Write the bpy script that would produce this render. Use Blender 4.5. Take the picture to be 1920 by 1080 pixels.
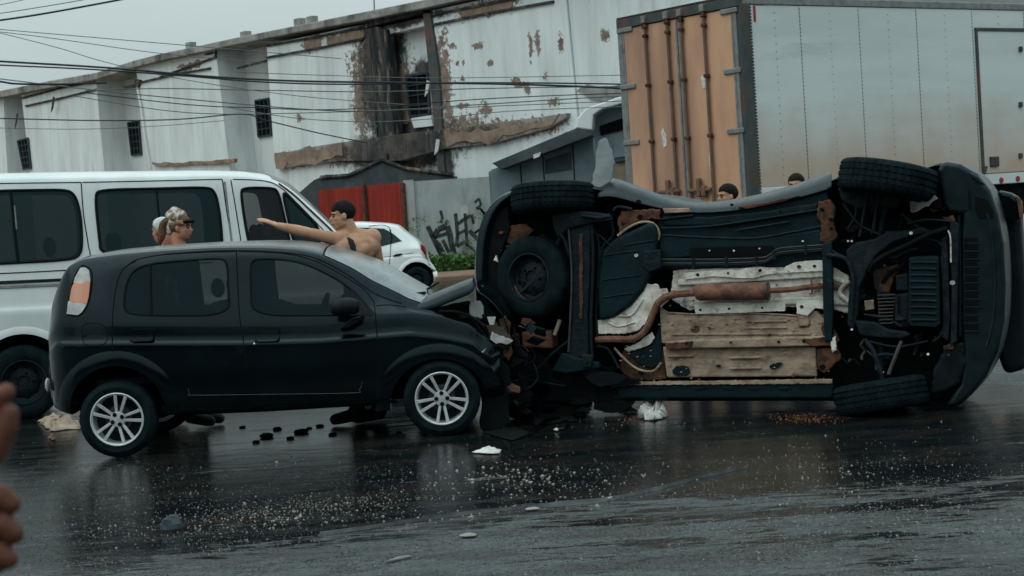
import bpy, bmesh, math, random
from mathutils import Vector, Matrix, noise
random.seed(7)
R = math.radians
PI = math.pi
# ---------------------------------------------------------------- camera, sky, sun, exposure
SC = bpy.context.scene
for o in list(bpy.data.objects):
    bpy.data.objects.remove(o)
COL = SC.collection
FPX, CAMH = 3300.0, 1.6
cam_d = bpy.data.cameras.new('camera'); cam = bpy.data.objects.new('camera', cam_d); COL.objects.link(cam)
cam_d.sensor_width = 36; cam_d.lens = 36 * FPX / 1920; cam_d.clip_end = 3000; cam_d.clip_start = .05
CM = Matrix.Rotation(PI / 2 - math.atan(140 / FPX), 3, 'X') @ Matrix.Rotation(-0.0646, 3, 'Z')
cam.matrix_world = Matrix.Translation((0, 0, CAMH)) @ CM.to_4x4()
cam_d.dof.use_dof = True; cam_d.dof.focus_distance = 12.9; cam_d.dof.aperture_fstop = 9.0
SC.camera = cam
W = bpy.data.worlds.new('World'); SC.world = W; W.use_nodes = True
nt = W.node_tree; nt.nodes.clear()
wo = nt.nodes.new('ShaderNodeOutputWorld'); bg = nt.nodes.new('ShaderNodeBackground')
sky = nt.nodes.new('ShaderNodeTexSky'); sky.sky_type = 'NISHITA'; sky.sun_disc = False
SUN_EL, SUN_AZ = 56, 228
sky.sun_elevation = R(SUN_EL); sky.sun_rotation = R(SUN_AZ); sky.air_density = 1.0; sky.dust_density = 4.0
tc = nt.nodes.new('ShaderNodeTexCoord'); cn = nt.nodes.new('ShaderNodeTexNoise'); cn.inputs['Scale'].default_value = 1.6; cn.inputs['Detail'].default_value = 5
mp = nt.nodes.new('ShaderNodeMapping'); mp.inputs['Scale'].default_value = (1, 1, 3.0)
rp = nt.nodes.new('ShaderNodeValToRGB')
rp.color_ramp.elements[0].position = .30; rp.color_ramp.elements[0].color = (4.9, 5.9, 5.95, 1)
rp.color_ramp.elements[1].position = .72; rp.color_ramp.elements[1].color = (5.8, 6.9, 6.95, 1)
mx = nt.nodes.new('ShaderNodeMix'); mx.data_type = 'RGBA'; mx.inputs['Factor'].default_value = .94
L = nt.links.new
L(tc.outputs['Generated'], mp.inputs['Vector']); L(mp.outputs['Vector'], cn.inputs['Vector']); L(cn.outputs['Fac'], rp.inputs['Fac'])
# an overcast sky grows brighter towards the zenith
sx = nt.nodes.new('ShaderNodeSeparateXYZ'); L(tc.outputs['Generated'], sx.inputs[0])
gr = nt.nodes.new('ShaderNodeMapRange'); gr.inputs['From Min'].default_value = 0; gr.inputs['From Max'].default_value = 1; gr.inputs['To Min'].default_value = .72; gr.inputs['To Max'].default_value = 2.5; L(sx.outputs['Z'], gr.inputs['Value'])
vm = nt.nodes.new('ShaderNodeVectorMath'); vm.operation = 'SCALE'; L(rp.outputs['Color'], vm.inputs[0]); L(gr.outputs['Result'], vm.inputs['Scale'])
L(sky.outputs['Color'], mx.inputs['A']); L(vm.outputs['Vector'], mx.inputs['B']); L(mx.outputs['Result'], bg.inputs['Color'])
bg.inputs['Strength'].default_value = .105; L(bg.outputs['Background'], wo.inputs['Surface'])
sd = bpy.data.lights.new('overcast_sun', 'SUN'); sun = bpy.data.objects.new('overcast_sun', sd); COL.objects.link(sun)
sd.energy = .8; sd.angle = R(60); sd.color = (1, .99, .96)
# light comes from behind the camera, a little to the left
dv = Vector((math.sin(R(SUN_AZ)) * math.cos(R(SUN_EL)), math.cos(R(SUN_AZ)) * math.cos(R(SUN_EL)), math.sin(R(SUN_EL))))
sun.rotation_euler = dv.to_track_quat('Z', 'Y').to_euler()
SC.view_settings.view_transform = 'Standard'; SC.view_settings.look = 'None'
SC.view_settings.exposure = 0.0; SC.view_settings.gamma = 1; SC.view_settings.use_curve_mapping = False
SC.cycles.max_bounces = 6; SC.cycles.diffuse_bounces = 3; SC.cycles.glossy_bounces = 3
try: SC.cycles.use_denoising = True
except Exception: pass

# ---------------------------------------------------------------- geometry helpers
def ray(u, v):
    return CM @ Vector(((u - 960) / FPX, -(v - 540) / FPX, -1))
CAMP = Vector((0, 0, CAMH))
def atY(u, v, Y):
    d = ray(u, v); t = Y / d.y
    return CAMP + d * t
def onground(u, v, z=0.0):
    d = ray(u, v); t = (z - CAMH) / d.z
    return CAMP + d * t
class Frame:
    """an upright local frame: x along the thing, y into its depth, z up"""
    def __init__(s, X, Y, yaw):
        s.o = Vector((X, Y, 0)); s.yaw = R(yaw)
        s.ex = Vector((math.cos(s.yaw), math.sin(s.yaw), 0)); s.ey = Vector((-math.sin(s.yaw), math.cos(s.yaw), 0))
    def loc(s, p):
        r = p - s.o
        return Vector((r.dot(s.ex), r.dot(s.ey), r.z))
    def wor(s, p):
        return s.o + s.ex * p[0] + s.ey * p[1] + Vector((0, 0, p[2]))
    def q(s, u, v, y=0.0):
        d = ray(u, v); t = (y - (CAMP - s.o).dot(s.ey)) / d.dot(s.ey)
        return s.loc(CAMP + d * t)
    def qx(s, u, v, x=0.0):
        d = ray(u, v); t = (x - (CAMP - s.o).dot(s.ex)) / d.dot(s.ex)
        return s.loc(CAMP + d * t)
    def pl(s, pts, y=0.0):
        return [(lambda a: (a.x, a.z))(s.q(u, v, y)) for u, v in pts]
    def p3(s, pts, y=0.0):
        return [s.q(p[0], p[1], (p[2] if len(p) > 2 else y)) for p in pts]

def props(o, label=None, cat=None, group=None, kind=None):
    if label: o['label'] = label
    if cat: o['category'] = cat
    if group: o['group'] = group
    if kind: o['kind'] = kind
    return o
def thing(name, label, cat, fr=None, group=None, loc=None, yaw=0):
    o = bpy.data.objects.new(name, None); COL.objects.link(o); o.empty_display_size = .1
    if fr is not None: o.location = fr.o; o.rotation_euler = (0, 0, fr.yaw)
    else: o.location = loc or (0, 0, 0); o.rotation_euler = (0, 0, yaw)
    return props(o, label, cat, group)

class MB:
    def __init__(s): s.v = []; s.f = []; s.mi = []; s.m = 0
    def add(s, vs, fs):
        k = len(s.v); s.v += [Vector(p) for p in vs]; s.f += [tuple(i + k for i in f) for f in fs]; s.mi += [s.m] * len(fs); return s
    def box(s, c, d, rot=None):
        x, y, z = d[0] / 2, d[1] / 2, d[2] / 2
        vs = [Vector((i * x, j * y, k * z)) for i in (-1, 1) for j in (-1, 1) for k in (-1, 1)]
        if rot is not None: vs = [rot @ p for p in vs]
        c = Vector(c)
        return s.add([p + c for p in vs], [(0, 1, 3, 2), (4, 6, 7, 5), (0, 4, 5, 1), (2, 3, 7, 6), (0, 2, 6, 4), (1, 5, 7, 3)])
    def bb(s, x0, x1, y0, y1, z0, z1):
        return s.box(((x0 + x1) / 2, (y0 + y1) / 2, (z0 + z1) / 2), (abs(x1 - x0), abs(y1 - y0), abs(z1 - z0)))
    def prism(s, pts, y0, t, back=1.0):
        """outline (x, z) at depth y0, running t deeper"""
        n = len(pts); cx = sum(p[0] for p in pts) / n; cz = sum(p[1] for p in pts) / n
        a = sum(pts[i][0] * pts[(i + 1) % n][1] - pts[(i + 1) % n][0] * pts[i][1] for i in range(n))
        if a < 0: pts = pts[::-1]
        vs = [(p[0], y0, p[1]) for p in pts] + [(cx + (p[0] - cx) * back, y0 + t, cz + (p[1] - cz) * back) for p in pts]
        fs = [tuple(range(n)), tuple(range(2 * n - 1, n - 1, -1))] + [(i, i + n, (i + 1) % n + n, (i + 1) % n) for i in range(n)]
        return s.add(vs, fs)
    def tube(s, pts, r, n=8, cap=True):
        pts = [Vector(p) for p in pts]; m = len(pts)
        rr = r if isinstance(r, (list, tuple)) else [r] * m
        up = None; rings = []
        for i, p in enumerate(pts):
            t = (pts[min(i + 1, m - 1)] - pts[max(i - 1, 0)])
            if t.length < 1e-9: t = Vector((0, 0, 1))
            t.normalize()
            if up is None: up = t.orthogonal().normalized()
            else:
                up = up - t * up.dot(t)
                if up.length < 1e-6: up = t.orthogonal()
                up.normalize()
            b = t.cross(up)
            rings.append([p + (up * math.cos(2 * PI * k / n) + b * math.sin(2 * PI * k / n)) * rr[i] for k in range(n)])
        vs = [q for g in rings for q in g]
        fs = [(i * n + k, i * n + (k + 1) % n, (i + 1) * n + (k + 1) % n, (i + 1) * n + k) for i in range(m - 1) for k in range(n)]
        if cap: fs += [tuple(range(n - 1, -1, -1)), tuple((m - 1) * n + k for k in range(n))]
        return s.add(vs, fs)
    def lathe(s, prof, n, M4, closed=False):
        """profile (radius, height) turned about local Y, placed by matrix"""
        vs = []; m = len(prof)
        for i in range(n):
            a = 2 * PI * i / n
            for k, p in enumerate(prof):
                r = p[0] if len(p) < 3 or (i // p[2]) % 2 == 0 else p[0] - p[3]
                vs.append(M4 @ Vector((r * math.cos(a), p[1], r * math.sin(a))))
        fs = [(i * m + k, i * m + k + 1, ((i + 1) % n) * m + k + 1, ((i + 1) % n) * m + k) for i in range(n) for k in range(m - 1)]
        if closed: fs += [(i * m + m - 1, i * m, ((i + 1) % n) * m, ((i + 1) % n) * m + m - 1) for i in range(n)]
        return s.add(vs, fs)
    def ball(s, c, rad, n=12, rot=None):
        c = Vector(c); rad = Vector(rad) if not isinstance(rad, (int, float)) else Vector((rad,) * 3)
        vs = []; fs = []; m = n // 2 + 1
        for i in range(m):
            for k in range(n):
                a = PI * i / (m - 1); b = 2 * PI * k / n
                p = Vector((math.sin(a) * math.cos(b) * rad.x, math.sin(a) * math.sin(b) * rad.y, math.cos(a) * rad.z))
                if rot is not None: p = rot @ p
                vs.append(c + p)
        fs = [(i * n + k, (i + 1) * n + k, (i + 1) * n + (k + 1) % n, i * n + (k + 1) % n) for i in range(m - 1) for k in range(n)]
        return s.add(vs, fs)
    def build(s, name, mat, parent=None, smooth=False, bevel=0, seg=2, sub=0, ang=35, solid=0, weld=False):
        me = bpy.data.meshes.new(name); me.from_pydata([tuple(p) for p in s.v], [], s.f)
        mats = mat if isinstance(mat, (list, tuple)) else [mat]
        for q in mats: me.materials.append(q)
        if len(mats) > 1: me.polygons.foreach_set('material_index', s.mi)
        me.update()
        if weld:
            bm = bmesh.new(); bm.from_mesh(me); bmesh.ops.remove_doubles(bm, verts=bm.verts, dist=1e-5); bmesh.ops.recalc_face_normals(bm, faces=bm.faces); bm.to_mesh(me); bm.free()
        if smooth:
            me.shade_smooth()
            try: me.set_sharp_from_angle(angle=R(ang))
            except Exception: pass
        o = bpy.data.objects.new(name, me); COL.objects.link(o)
        if parent is not None: o.parent = parent
        if solid:
            md = o.modifiers.new('solid', 'SOLIDIFY'); md.thickness = solid; md.offset = 0
        if bevel:
            md = o.modifiers.new('bevel', 'BEVEL'); md.width = bevel; md.segments = seg; md.limit_method = 'ANGLE'; md.angle_limit = R(40)
        if sub:
            md = o.modifiers.new('sub', 'SUBSURF'); md.levels = sub; md.render_levels = sub
        return o
def bake(o):
    """apply the modifiers of o"""
    dg = bpy.context.evaluated_depsgraph_get(); me = bpy.data.meshes.new_from_object(o.evaluated_get(dg)); o.modifiers.clear(); old = o.data; o.data = me; me.name = old.name
    return o
def smoothpts(pts, n=4, closed=False):
    """Catmull-Rom through the points"""
    pts = [Vector(p) for p in pts]; m = len(pts); out = []
    rng = range(m if closed else m - 1)
    for i in rng:
        if closed: a, b, c, d = pts[i - 1], pts[i], pts[(i + 1) % m], pts[(i + 2) % m]
        else: a, b, c, d = pts[max(i - 1, 0)], pts[i], pts[i + 1], pts[min(i + 2, m - 1)]
        for k in range(n):
            t = k / n
            out.append(.5 * ((2 * b) + (c - a) * t + (2 * a - 5 * b + 4 * c - d) * t * t + (3 * b - a - 3 * c + d) * t ** 3))
    if not closed: out.append(pts[-1])
    return out
def roundpoly(pts, n=3, it=2):
    """Chaikin corner rounding of a closed outline"""
    for _ in range(it):
        o = []
        for i in range(len(pts)):
            a = pts[i]; b = pts[(i + 1) % len(pts)]
            o += [(a[0] * .75 + b[0] * .25, a[1] * .75 + b[1] * .25), (a[0] * .25 + b[0] * .75, a[1] * .25 + b[1] * .75)]
        pts = o
    return pts
def jag(pts, amp, step, rnd=random):
    """ragged closed outline"""
    o = []
    for i in range(len(pts)):
        a = Vector(pts[i]); b = Vector(pts[(i + 1) % len(pts)]); n = max(1, int((b - a).length / step))
        nrm = Vector((-(b - a).y, (b - a).x)).normalized() if (b - a).length > 1e-9 else Vector((0, 0))
        for k in range(n):
            p = a.lerp(b, k / n) + nrm * rnd.uniform(-amp, amp)
            o.append((p.x, p.y))
    return o
def lerpk(keys, x):
    if x <= keys[0][0]: return keys[0][1]
    for (a, va), (b, vb) in zip(keys, keys[1:]):
        if x <= b: return va + (vb - va) * (x - a) / (b - a)
    return keys[-1][1]
def smk(keys, x, w):
    return sum(lerpk(keys, x + w * k) for k in (-1, -.5, 0, .5, 1)) / 5

# ---------------------------------------------------------------- materials
def M(name, c, c2=None, scale=4, rough=.5, r2=None, metal=0, bump=0, bs=60, coat=0, coatr=.05, ramp=(.4, .62), c3=None, s3=1.5, ramp3=(.55, .65), spec=.13, stretch=None, trans=0, alpha=1, tint=None, c4=None, s4=3, ramp4=(.5, .7), ctint=None, bump2=0, bs2=6):
    m = bpy.data.materials.new(name); m.use_nodes = True; t = m.node_tree; b = t.nodes['Principled BSDF']; L = t.links.new
    tc = t.nodes.new('ShaderNodeTexCoord'); src = tc.outputs['Object']
    if stretch:
        mp = t.nodes.new('ShaderNodeMapping'); mp.inputs['Scale'].default_value = stretch; L(src, mp.inputs['Vector']); ssrc = mp.outputs['Vector']
    else: ssrc = src
    b.inputs['Roughness'].default_value = rough; b.inputs['Metallic'].default_value = metal
    b.inputs['Coat Weight'].default_value = coat; b.inputs['Coat Roughness'].default_value = coatr; b.inputs['Specular IOR Level'].default_value = spec
    if tint: b.inputs['Specular Tint'].default_value = (*tint, 1)
    b.inputs['Transmission Weight'].default_value = trans; b.inputs['Alpha'].default_value = alpha
    def nz(sc, src=src, det=7, rg=.6):
        n = t.nodes.new('ShaderNodeTexNoise'); n.inputs['Scale'].default_value = sc; n.inputs['Detail'].default_value = det; n.inputs['Roughness'].default_value = rg; L(src, n.inputs['Vector']); return n.outputs['Fac']
    def rmp(fac, a, z, v0=0, v1=1):
        r = t.nodes.new('ShaderNodeMapRange'); r.inputs['From Min'].default_value = a; r.inputs['From Max'].default_value = z; r.inputs['To Min'].default_value = v0; r.inputs['To Max'].default_value = v1; L(fac, r.inputs['Value']); return r.outputs['Result']
    def mixc(fac, A, B):
        x = t.nodes.new('ShaderNodeMix'); x.data_type = 'RGBA'; L(fac, x.inputs['Factor'])
        for s, q in (('A', A), ('B', B)):
            if isinstance(q, tuple): x.inputs[s].default_value = (*q, 1)
            else: L(q, x.inputs[s])
        return x.outputs['Result']
    if c2 is None: c2 = tuple(v * .8 for v in c)
    n1 = nz(scale, ssrc); f1 = rmp(n1, *ramp); col = mixc(f1, tuple(c), tuple(c2))
    if c3 is not None: col = mixc(rmp(nz(s3, ssrc, 9, .65), *ramp3), col, tuple(c3))
    if c4 is not None: col = mixc(rmp(nz(s4, src, 10, .72), *ramp4), col, tuple(c4))
    L(col, b.inputs['Base Color'])
    if ctint: b.inputs['Coat Tint'].default_value = (*ctint, 1)
    if r2 is not None: L(rmp(nz(scale * 1.7), .35, .65, rough, r2), b.inputs['Roughness'])
    if bump:
        bp = t.nodes.new('ShaderNodeBump'); bp.inputs['Strength'].default_value = bump; bp.inputs['Distance'].default_value = .01
        L(nz(bs), bp.inputs['Height']); L(bp.outputs['Normal'], b.inputs['Normal'])
        if coat: L(bp.outputs['Normal'], b.inputs['Coat Normal'])
        if bump2:
            b2 = t.nodes.new('ShaderNodeBump'); b2.inputs['Strength'].default_value = bump2; b2.inputs['Distance'].default_value = .05
            L(nz(bs2), b2.inputs['Height']); L(b2.outputs['Normal'], bp.inputs['Normal'])
    return m
MT = dict(
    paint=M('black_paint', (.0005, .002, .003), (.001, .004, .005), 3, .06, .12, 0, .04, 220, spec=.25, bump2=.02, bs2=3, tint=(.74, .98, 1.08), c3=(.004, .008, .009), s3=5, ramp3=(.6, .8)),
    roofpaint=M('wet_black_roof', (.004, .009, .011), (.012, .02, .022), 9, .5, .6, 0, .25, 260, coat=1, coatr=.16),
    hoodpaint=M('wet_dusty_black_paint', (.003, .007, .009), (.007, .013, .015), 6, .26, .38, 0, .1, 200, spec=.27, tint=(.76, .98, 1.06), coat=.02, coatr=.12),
    glass=M('tinted_glass', (.004, .007, .009), (.006, .009, .011), 2, .06, .1, spec=.17, bump=.06, bs=3, bump2=.06, bs2=1.2, tint=(.55, 1, 1.05), alpha=.74),
    vglass=M('van_tinted_glass', (.004, .008, .010), (.006, .010, .012), 1.2, .05, .08, spec=.24, bump=.06, bs=2, alpha=.86, tint=(.55, 1, 1.05)),
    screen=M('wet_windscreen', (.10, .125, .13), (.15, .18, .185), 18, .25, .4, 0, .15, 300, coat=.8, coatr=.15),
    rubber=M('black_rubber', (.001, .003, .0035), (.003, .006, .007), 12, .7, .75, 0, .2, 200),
    tyre=M('tyre_rubber', (.003, .008, .010), (.007, .015, .018), 9, .6, .85, 0, .25, 160, spec=.05),
    trim=M('black_plastic', (.002, .005, .006), (.005, .010, .012), 9, .45, .6, 0, .1, 220),
    gap=M('dark_gap', (.002, .003, .003), None, 5, .8),
    alloy=M('silver_alloy', (.52, .55, .55), (.40, .43, .43), 14, .35, .5, .35, .05, 120, spec=.5),
    steel=M('dirty_steel', (.05, .06, .065), (.08, .075, .07), 16, .5, .7, .6, .2, 120, c3=(.10, .045, .022), s3=9, ramp3=(.55, .7)),
    under=M('underbody_black', (.003, .009, .012), (.008, .016, .020), 7, .45, .7, 0, .4, 90, c3=(.022, .028, .029), s3=5, ramp3=(.58, .72), bump2=.4, bs2=14),
    blue=M('undercoat_blue_grey', (.004, .017, .022), (.003, .011, .014), 6, .4, .6, 0, .3, 80, c3=(.07, .085, .09), s3=8, ramp3=(.66, .8), bump2=.2, bs2=7),
    tan=M('mud_tan_floor', (.37, .29, .215), (.22, .16, .115), 7, .6, .8, 0, .4, 60, c3=(.15, .07, .04), s3=4, ramp3=(.56, .68), bump2=.3, bs2=10, stretch=(1, 1, 2.4), c4=(.06, .052, .045), s4=3.2, ramp4=(.52, .68)),
    rust=M('rust', (.13, .058, .034), (.05, .028, .02), 16, .8, .95, 0, .6, 90, c3=(.025, .022, .02), s3=9, ramp3=(.5, .62)),
    pipe=M('rusty_exhaust', (.21, .105, .07), (.10, .055, .04), 13, .7, .85, .2, .4, 110, c3=(.035, .03, .028), s3=9, ramp3=(.62, .75)),
    foil=M('heat_shield', (.72, .70, .64), (.50, .47, .41), 9, .45, .6, .0, .35, 50, c3=(.20, .13, .09), s3=6, ramp3=(.54, .7), bump2=.35, bs2=12, c4=(.10, .095, .085), s4=5, ramp4=(.54, .68)),
    white=M('van_white', (.60, .645, .645), (.54, .585, .585), 2.5, .35, .45, 0, .02, 200, coat=.5, c3=(.32, .33, .32), s3=1.4, ramp3=(.6, .85), stretch=(1, 1, .5)),
    cwhite=M('car_white', (.72, .76, .76), (.66, .70, .70), 2, .35, None, coat=.5),
    plaster=M('old_white_plaster', (.64, .70, .70), (.55, .60, .60), .7, .9, None, 0, .3, 14, c3=(.42, .43, .41), s3=.9, ramp3=(.56, .80), stretch=(1.6, 1.6, .35)),
    plaster2=M('grey_plaster', (.60, .65, .65), (.50, .54, .54), .8, .9, None, 0, .3, 14, stretch=(1.6, 1.6, .3)),
    brick=M('bare_render_brick', (.27, .20, .155), (.18, .13, .10), 2.5, .95, None, 0, .7, 12, c3=(.07, .062, .055), s3=1.6, ramp3=(.55, .7)),
    soot=M('soot_black_wall', (.018, .023, .026), (.055, .056, .052), 2.5, .95, None, 0, .6, 14, c3=(.19, .145, .11), s3=2.4, ramp3=(.54, .66), stretch=(1.8, 1.8, .5)),
    concrete=M('stained_concrete', (.20, .20, .19), (.32, .32, .30), 1.6, .9, None, 0, .5, 14, c3=(.075, .075, .07), s3=1.0, ramp3=(.5, .66)),
    wallgrey=M('grey_block_wall', (.27, .31, .31), (.34, .385, .385), 1.2, .9, None, 0, .4, 20, c3=(.15, .16, .155), s3=1, ramp3=(.5, .7), stretch=(1, 1, .4)),
    red=M('red_sheet', (.30, .036, .026), (.21, .028, .020), 1.5, .6, .7, 0, .1, 60, c3=(.06, .035, .025), s3=1.2, ramp3=(.66, .76), stretch=(1, 1, .3)),
    roofd=M('dark_sheet_roof', (.06, .075, .08), (.04, .05, .055), 2, .7, None, 0, .2, 20, c3=(.14, .14, .13), s3=.8, ramp3=(.55, .75)),
    shed=M('blue_grey_sheet', (.16, .205, .215), (.11, .15, .165), 1.4, .6, None, 0, .2, 20, c3=(.07, .08, .08), s3=2, ramp3=(.55, .75)),
    iron=M('dark_window_bars', (.03, .045, .055), (.05, .065, .075), 4, .7),
    cable=M('cable_black', (.03, .036, .04), None, 4, .6),
    cableg=M('cable_grey', (.12, .14, .14), None, 4, .7),
    door=M('faded_orange_door', (.54, .315, .20), (.46, .26, .165), 1.1, .7, .8, 0, .1, 60, c3=(.27, .165, .125), s3=.55, ramp3=(.48, .75), stretch=(1, 1, .35)),
    tside=M('trailer_white', (.56, .61, .605), (.50, .545, .54), 1.0, .5, .65, 0, .1, 30, c3=(.42, .45, .445), s3=1.1, ramp3=(.58, .75), stretch=(.3, .3, 2.2)),
    gal=M('galvanised', (.24, .25, .24), (.17, .18, .18), 9, .5, .7, .5, .2, 80, c3=(.13, .07, .045), s3=4, ramp3=(.58, .7)),
    darkpost=M('dark_teal_post', (.045, .060, .064), (.07, .075, .072), 4, .6, None, 0, .2, 60, c3=(.13, .06, .04), s3=1.2, ramp3=(.52, .66)),
    lockrod=M('brown_lock_rod', (.17, .095, .065), (.11, .075, .055), 5, .6),
    reflr=M('red_reflector', (.34, .035, .025), (.2, .03, .025), 8, .4),
    reflw=M('white_reflector', (.42, .43, .42), (.3, .3, .3), 8, .4),
    skin=M('brown_skin', (.46, .265, .175), (.37, .20, .13), 9, .55, .65, 0, .1, 120, c3=(.38, .15, .10), s3=5, ramp3=(.55, .8)),
    skin2=M('pale_skin', (.42, .22, .15), (.36, .15, .10), 12, .5, .6),
    skinh=M('hand_skin', (.085, .038, .024), (.12, .046, .03), 30, .42, .55, 0, .3, 300, c3=(.19, .07, .05), s3=22, ramp3=(.5, .7)),
    hair=M('black_hair', (.006, .005, .005), (.012, .010, .009), 30, .8, None, 0, .8, 90),
    vclear=M('van_front_glass', (.006, .012, .014), (.008, .013, .015), 1.2, .05, .08, spec=.3, alpha=.5),
    cloth=M('dark_cloth', (.03, .035, .045), (.05, .05, .06), 8, .9),
    scarf=M('patterned_scarf', (.50, .50, .48), (.20, .13, .09), 16, .9, None, 0, .3, 60, ramp=(.46, .54)),
    brownhair=M('brown_hair', (.16, .085, .05), (.10, .05, .03), 20, .8, None, 0, .6, 80),
    cloth2=M('white_cloth', (.55, .56, .55), (.36, .40, .44), 12, .9, None, 0, .3, 60),
    ink=M('dark_tattoo', (.012, .014, .016), (.09, .06, .05), 40, .6, ramp=(.55, .75)),
    blackpaint=M('sprayed_black', (.02, .025, .028), (.06, .07, .07), 6, .9),
    green=M('leaf_green', (.10, .19, .06), (.06, .12, .04), 20, .7),
    dirt=M('brown_dirt', (.22, .155, .11), (.16, .11, .08), 3, .95, None, 0, .5, 20),
    paper=M('white_paper', (.60, .61, .58), (.42, .42, .40), 20, .8, None, 0, .5, 60),
    card=M('beige_cardboard', (.34, .28, .215), (.26, .21, .165), 9, .85, None, 0, .3, 60),
    lensw=M('clear_lens', (.42, .43, .42), (.28, .28, .27), 14, .2, .3, coat=.8),
    lenso=M('orange_lens', (.55, .19, .095), (.42, .22, .15), 16, .25, .3, coat=.8),
    lensr=M('red_lens', (.40, .03, .02), None, 8, .25, coat=.8),
    chrome=M('chrome', (.6, .62, .62), None, 8, .2, None, .9),
    stone=M('dark_wet_stone', (.028, .042, .05), (.05, .065, .07), 14, .5, .7, 0, .8, 40),
    crumb=M('glass_crumb', (.30, .29, .26), (.18, .15, .12), 4, .35, ramp=(.35, .6), coat=.5),
    crumbo=M('amber_crumb', (.22, .075, .03), (.12, .05, .03), 6, .4),
)
# ================================================================ SETTING
def ground_material():
    m = bpy.data.materials.new('wet_asphalt'); m.use_nodes = True; t = m.node_tree; b = t.nodes['Principled BSDF']; L = t.links.new
    tc = t.nodes.new('ShaderNodeTexCoord'); O = tc.outputs['Object']
    def mapn(s, rot=0):
        q = t.nodes.new('ShaderNodeMapping'); q.inputs['Scale'].default_value = s; q.inputs['Rotation'].default_value = (0, 0, rot); L(O, q.inputs['Vector']); return q.outputs['Vector']
    def nz(sc, src=O, det=8, rg=.6, dist=0):
        n = t.nodes.new('ShaderNodeTexNoise'); n.inputs['Scale'].default_value = sc; n.inputs['Detail'].default_value = det; n.inputs['Roughness'].default_value = rg; n.inputs['Distortion'].default_value = dist; L(src, n.inputs['Vector']); return n.outputs['Fac']
    def rmp(f, a, z, v0=0., v1=1.):
        r = t.nodes.new('ShaderNodeMapRange'); r.interpolation_type = 'SMOOTHSTEP'
        for k, q in zip(('From Min', 'From Max', 'To Min', 'To Max'), (a, z, v0, v1)): r.inputs[k].default_value = q
        L(f, r.inputs['Value']); return r.outputs['Result']
    def mth(op, a, c):
        r = t.nodes.new('ShaderNodeMath'); r.operation = op
        for i, q in enumerate((a, c)):
            if isinstance(q, (int, float)): r.inputs[i].default_value = q
            else: L(q, r.inputs[i])
        return r.outputs[0]
    def mixc(f, A, B):
        x = t.nodes.new('ShaderNodeMix'); x.data_type = 'RGBA'; L(f, x.inputs['Factor'])
        for s, q in (('A', A), ('B', B)):
            if isinstance(q, tuple): x.inputs[s].default_value = (*q, 1)
            else: L(q, x.inputs[s])
        return x.outputs['Result']
    sp = t.nodes.new('ShaderNodeSeparateXYZ'); L(O, sp.inputs[0])
    st = mapn((.55, 1.6, 1), .12)
    big = nz(.9, st, 9, .62, .6)
    # sky sheen painted in: paler and rougher towards the near side and right
    sheen = mth('ADD', rmp(sp.outputs['Y'], 10.6, 7.6, -.24, .06), rmp(sp.outputs['X'], 2.9, 4.6, 0, .26))
    med = nz(5.5, mapn((.45, 2.2, 1), .2), 10, .72, .8)
    mask = rmp(mth('ADD', mth('ADD', mth('MULTIPLY', big, 1.0), mth('ADD', mth('MULTIPLY', med, .75), mth('MULTIPLY', nz(13, mapn((.7, 1.5, 1)), 8, .75, .4), .45))), sheen), 1.02, 1.14)
    fine = nz(30, O, 7, .85); agg = nz(72, O, 3, .7); grain = nz(150, O, 4, .7)
    pale = mixc(rmp(fine, .40, .62), (.085, .105, .107), (.030, .040, .042))
    pale = mixc(rmp(agg, .50, .62), pale, (.016, .022, .024)); pale = mixc(rmp(agg, .44, .36), pale, (.17, .19, .19)); pale = mixc(rmp(nz(42, mapn((.6, 1.3, 1)), 4, .8), .56, .63), pale, (.008, .013, .015)); pale = mixc(rmp(nz(2.6, mapn((.5, 1.3, 1), .1), 9, .7, .6), .44, .58), pale, (.034, .038, .037))
    wet = mixc(rmp(nz(2.2, st, 8, .6), .42, .66), (.003, .006, .007), (.016, .014, .012))
    col = mixc(mask, wet, pale)
    col = mixc(rmp(nz(7, mapn((.6, 1.7, 1)), 10, .7, 1.0), .60, .68), col, (.012, .016, .018))
    # pale grit lying in streaks
    vo = t.nodes.new('ShaderNodeTexVoronoi'); vo.inputs['Scale'].default_value = 55; L(O, vo.inputs['Vector'])
    spk = mth('MULTIPLY', rmp(vo.outputs['Distance'], .24, .12), rmp(nz(1.6, st, 8, .7, .5), .44, .60))
    col = mixc(mth('MULTIPLY', spk, .7), col, (.24, .245, .225))
    L(col, b.inputs['Base Color'])
    rw = rmp(nz(3.1, st, 8, .7, .4), .38, .62, .04, .20)
    rg = t.nodes.new('ShaderNodeMix'); rg.data_type = 'FLOAT'; L(mask, rg.inputs['Factor']); L(rw, rg.inputs['A']); L(rmp(fine, .4, .62, .28, .8), rg.inputs['B'])
    L(rg.outputs['Result'], b.inputs['Roughness']); sl = t.nodes.new('ShaderNodeMix'); sl.data_type = 'FLOAT'; L(mask, sl.inputs['Factor']); sl.inputs['A'].default_value = .30; L(mth('MULTIPLY', rmp(agg, .42, .58, .08, .75), rmp(nz(9, mapn((.6, 1.5, 1)), 8, .75), .40, .60, .35, 1.)), sl.inputs['B']); L(sl.outputs['Result'], b.inputs['Specular IOR Level'])
    bp = t.nodes.new('ShaderNodeBump'); bp.inputs['Distance'].default_value = .02
    stn = t.nodes.new('ShaderNodeMix'); stn.data_type = 'FLOAT'; L(mask, stn.inputs['Factor']); stn.inputs['A'].default_value = .07; stn.inputs['B'].default_value = 1.0
    L(stn.outputs['Result'], bp.inputs['Strength']); L(mth('ADD', mth('MULTIPLY', fine, .5), mth('ADD', mth('MULTIPLY', grain, .2), mth('MULTIPLY', agg, .4))), bp.inputs['Height'])
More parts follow.
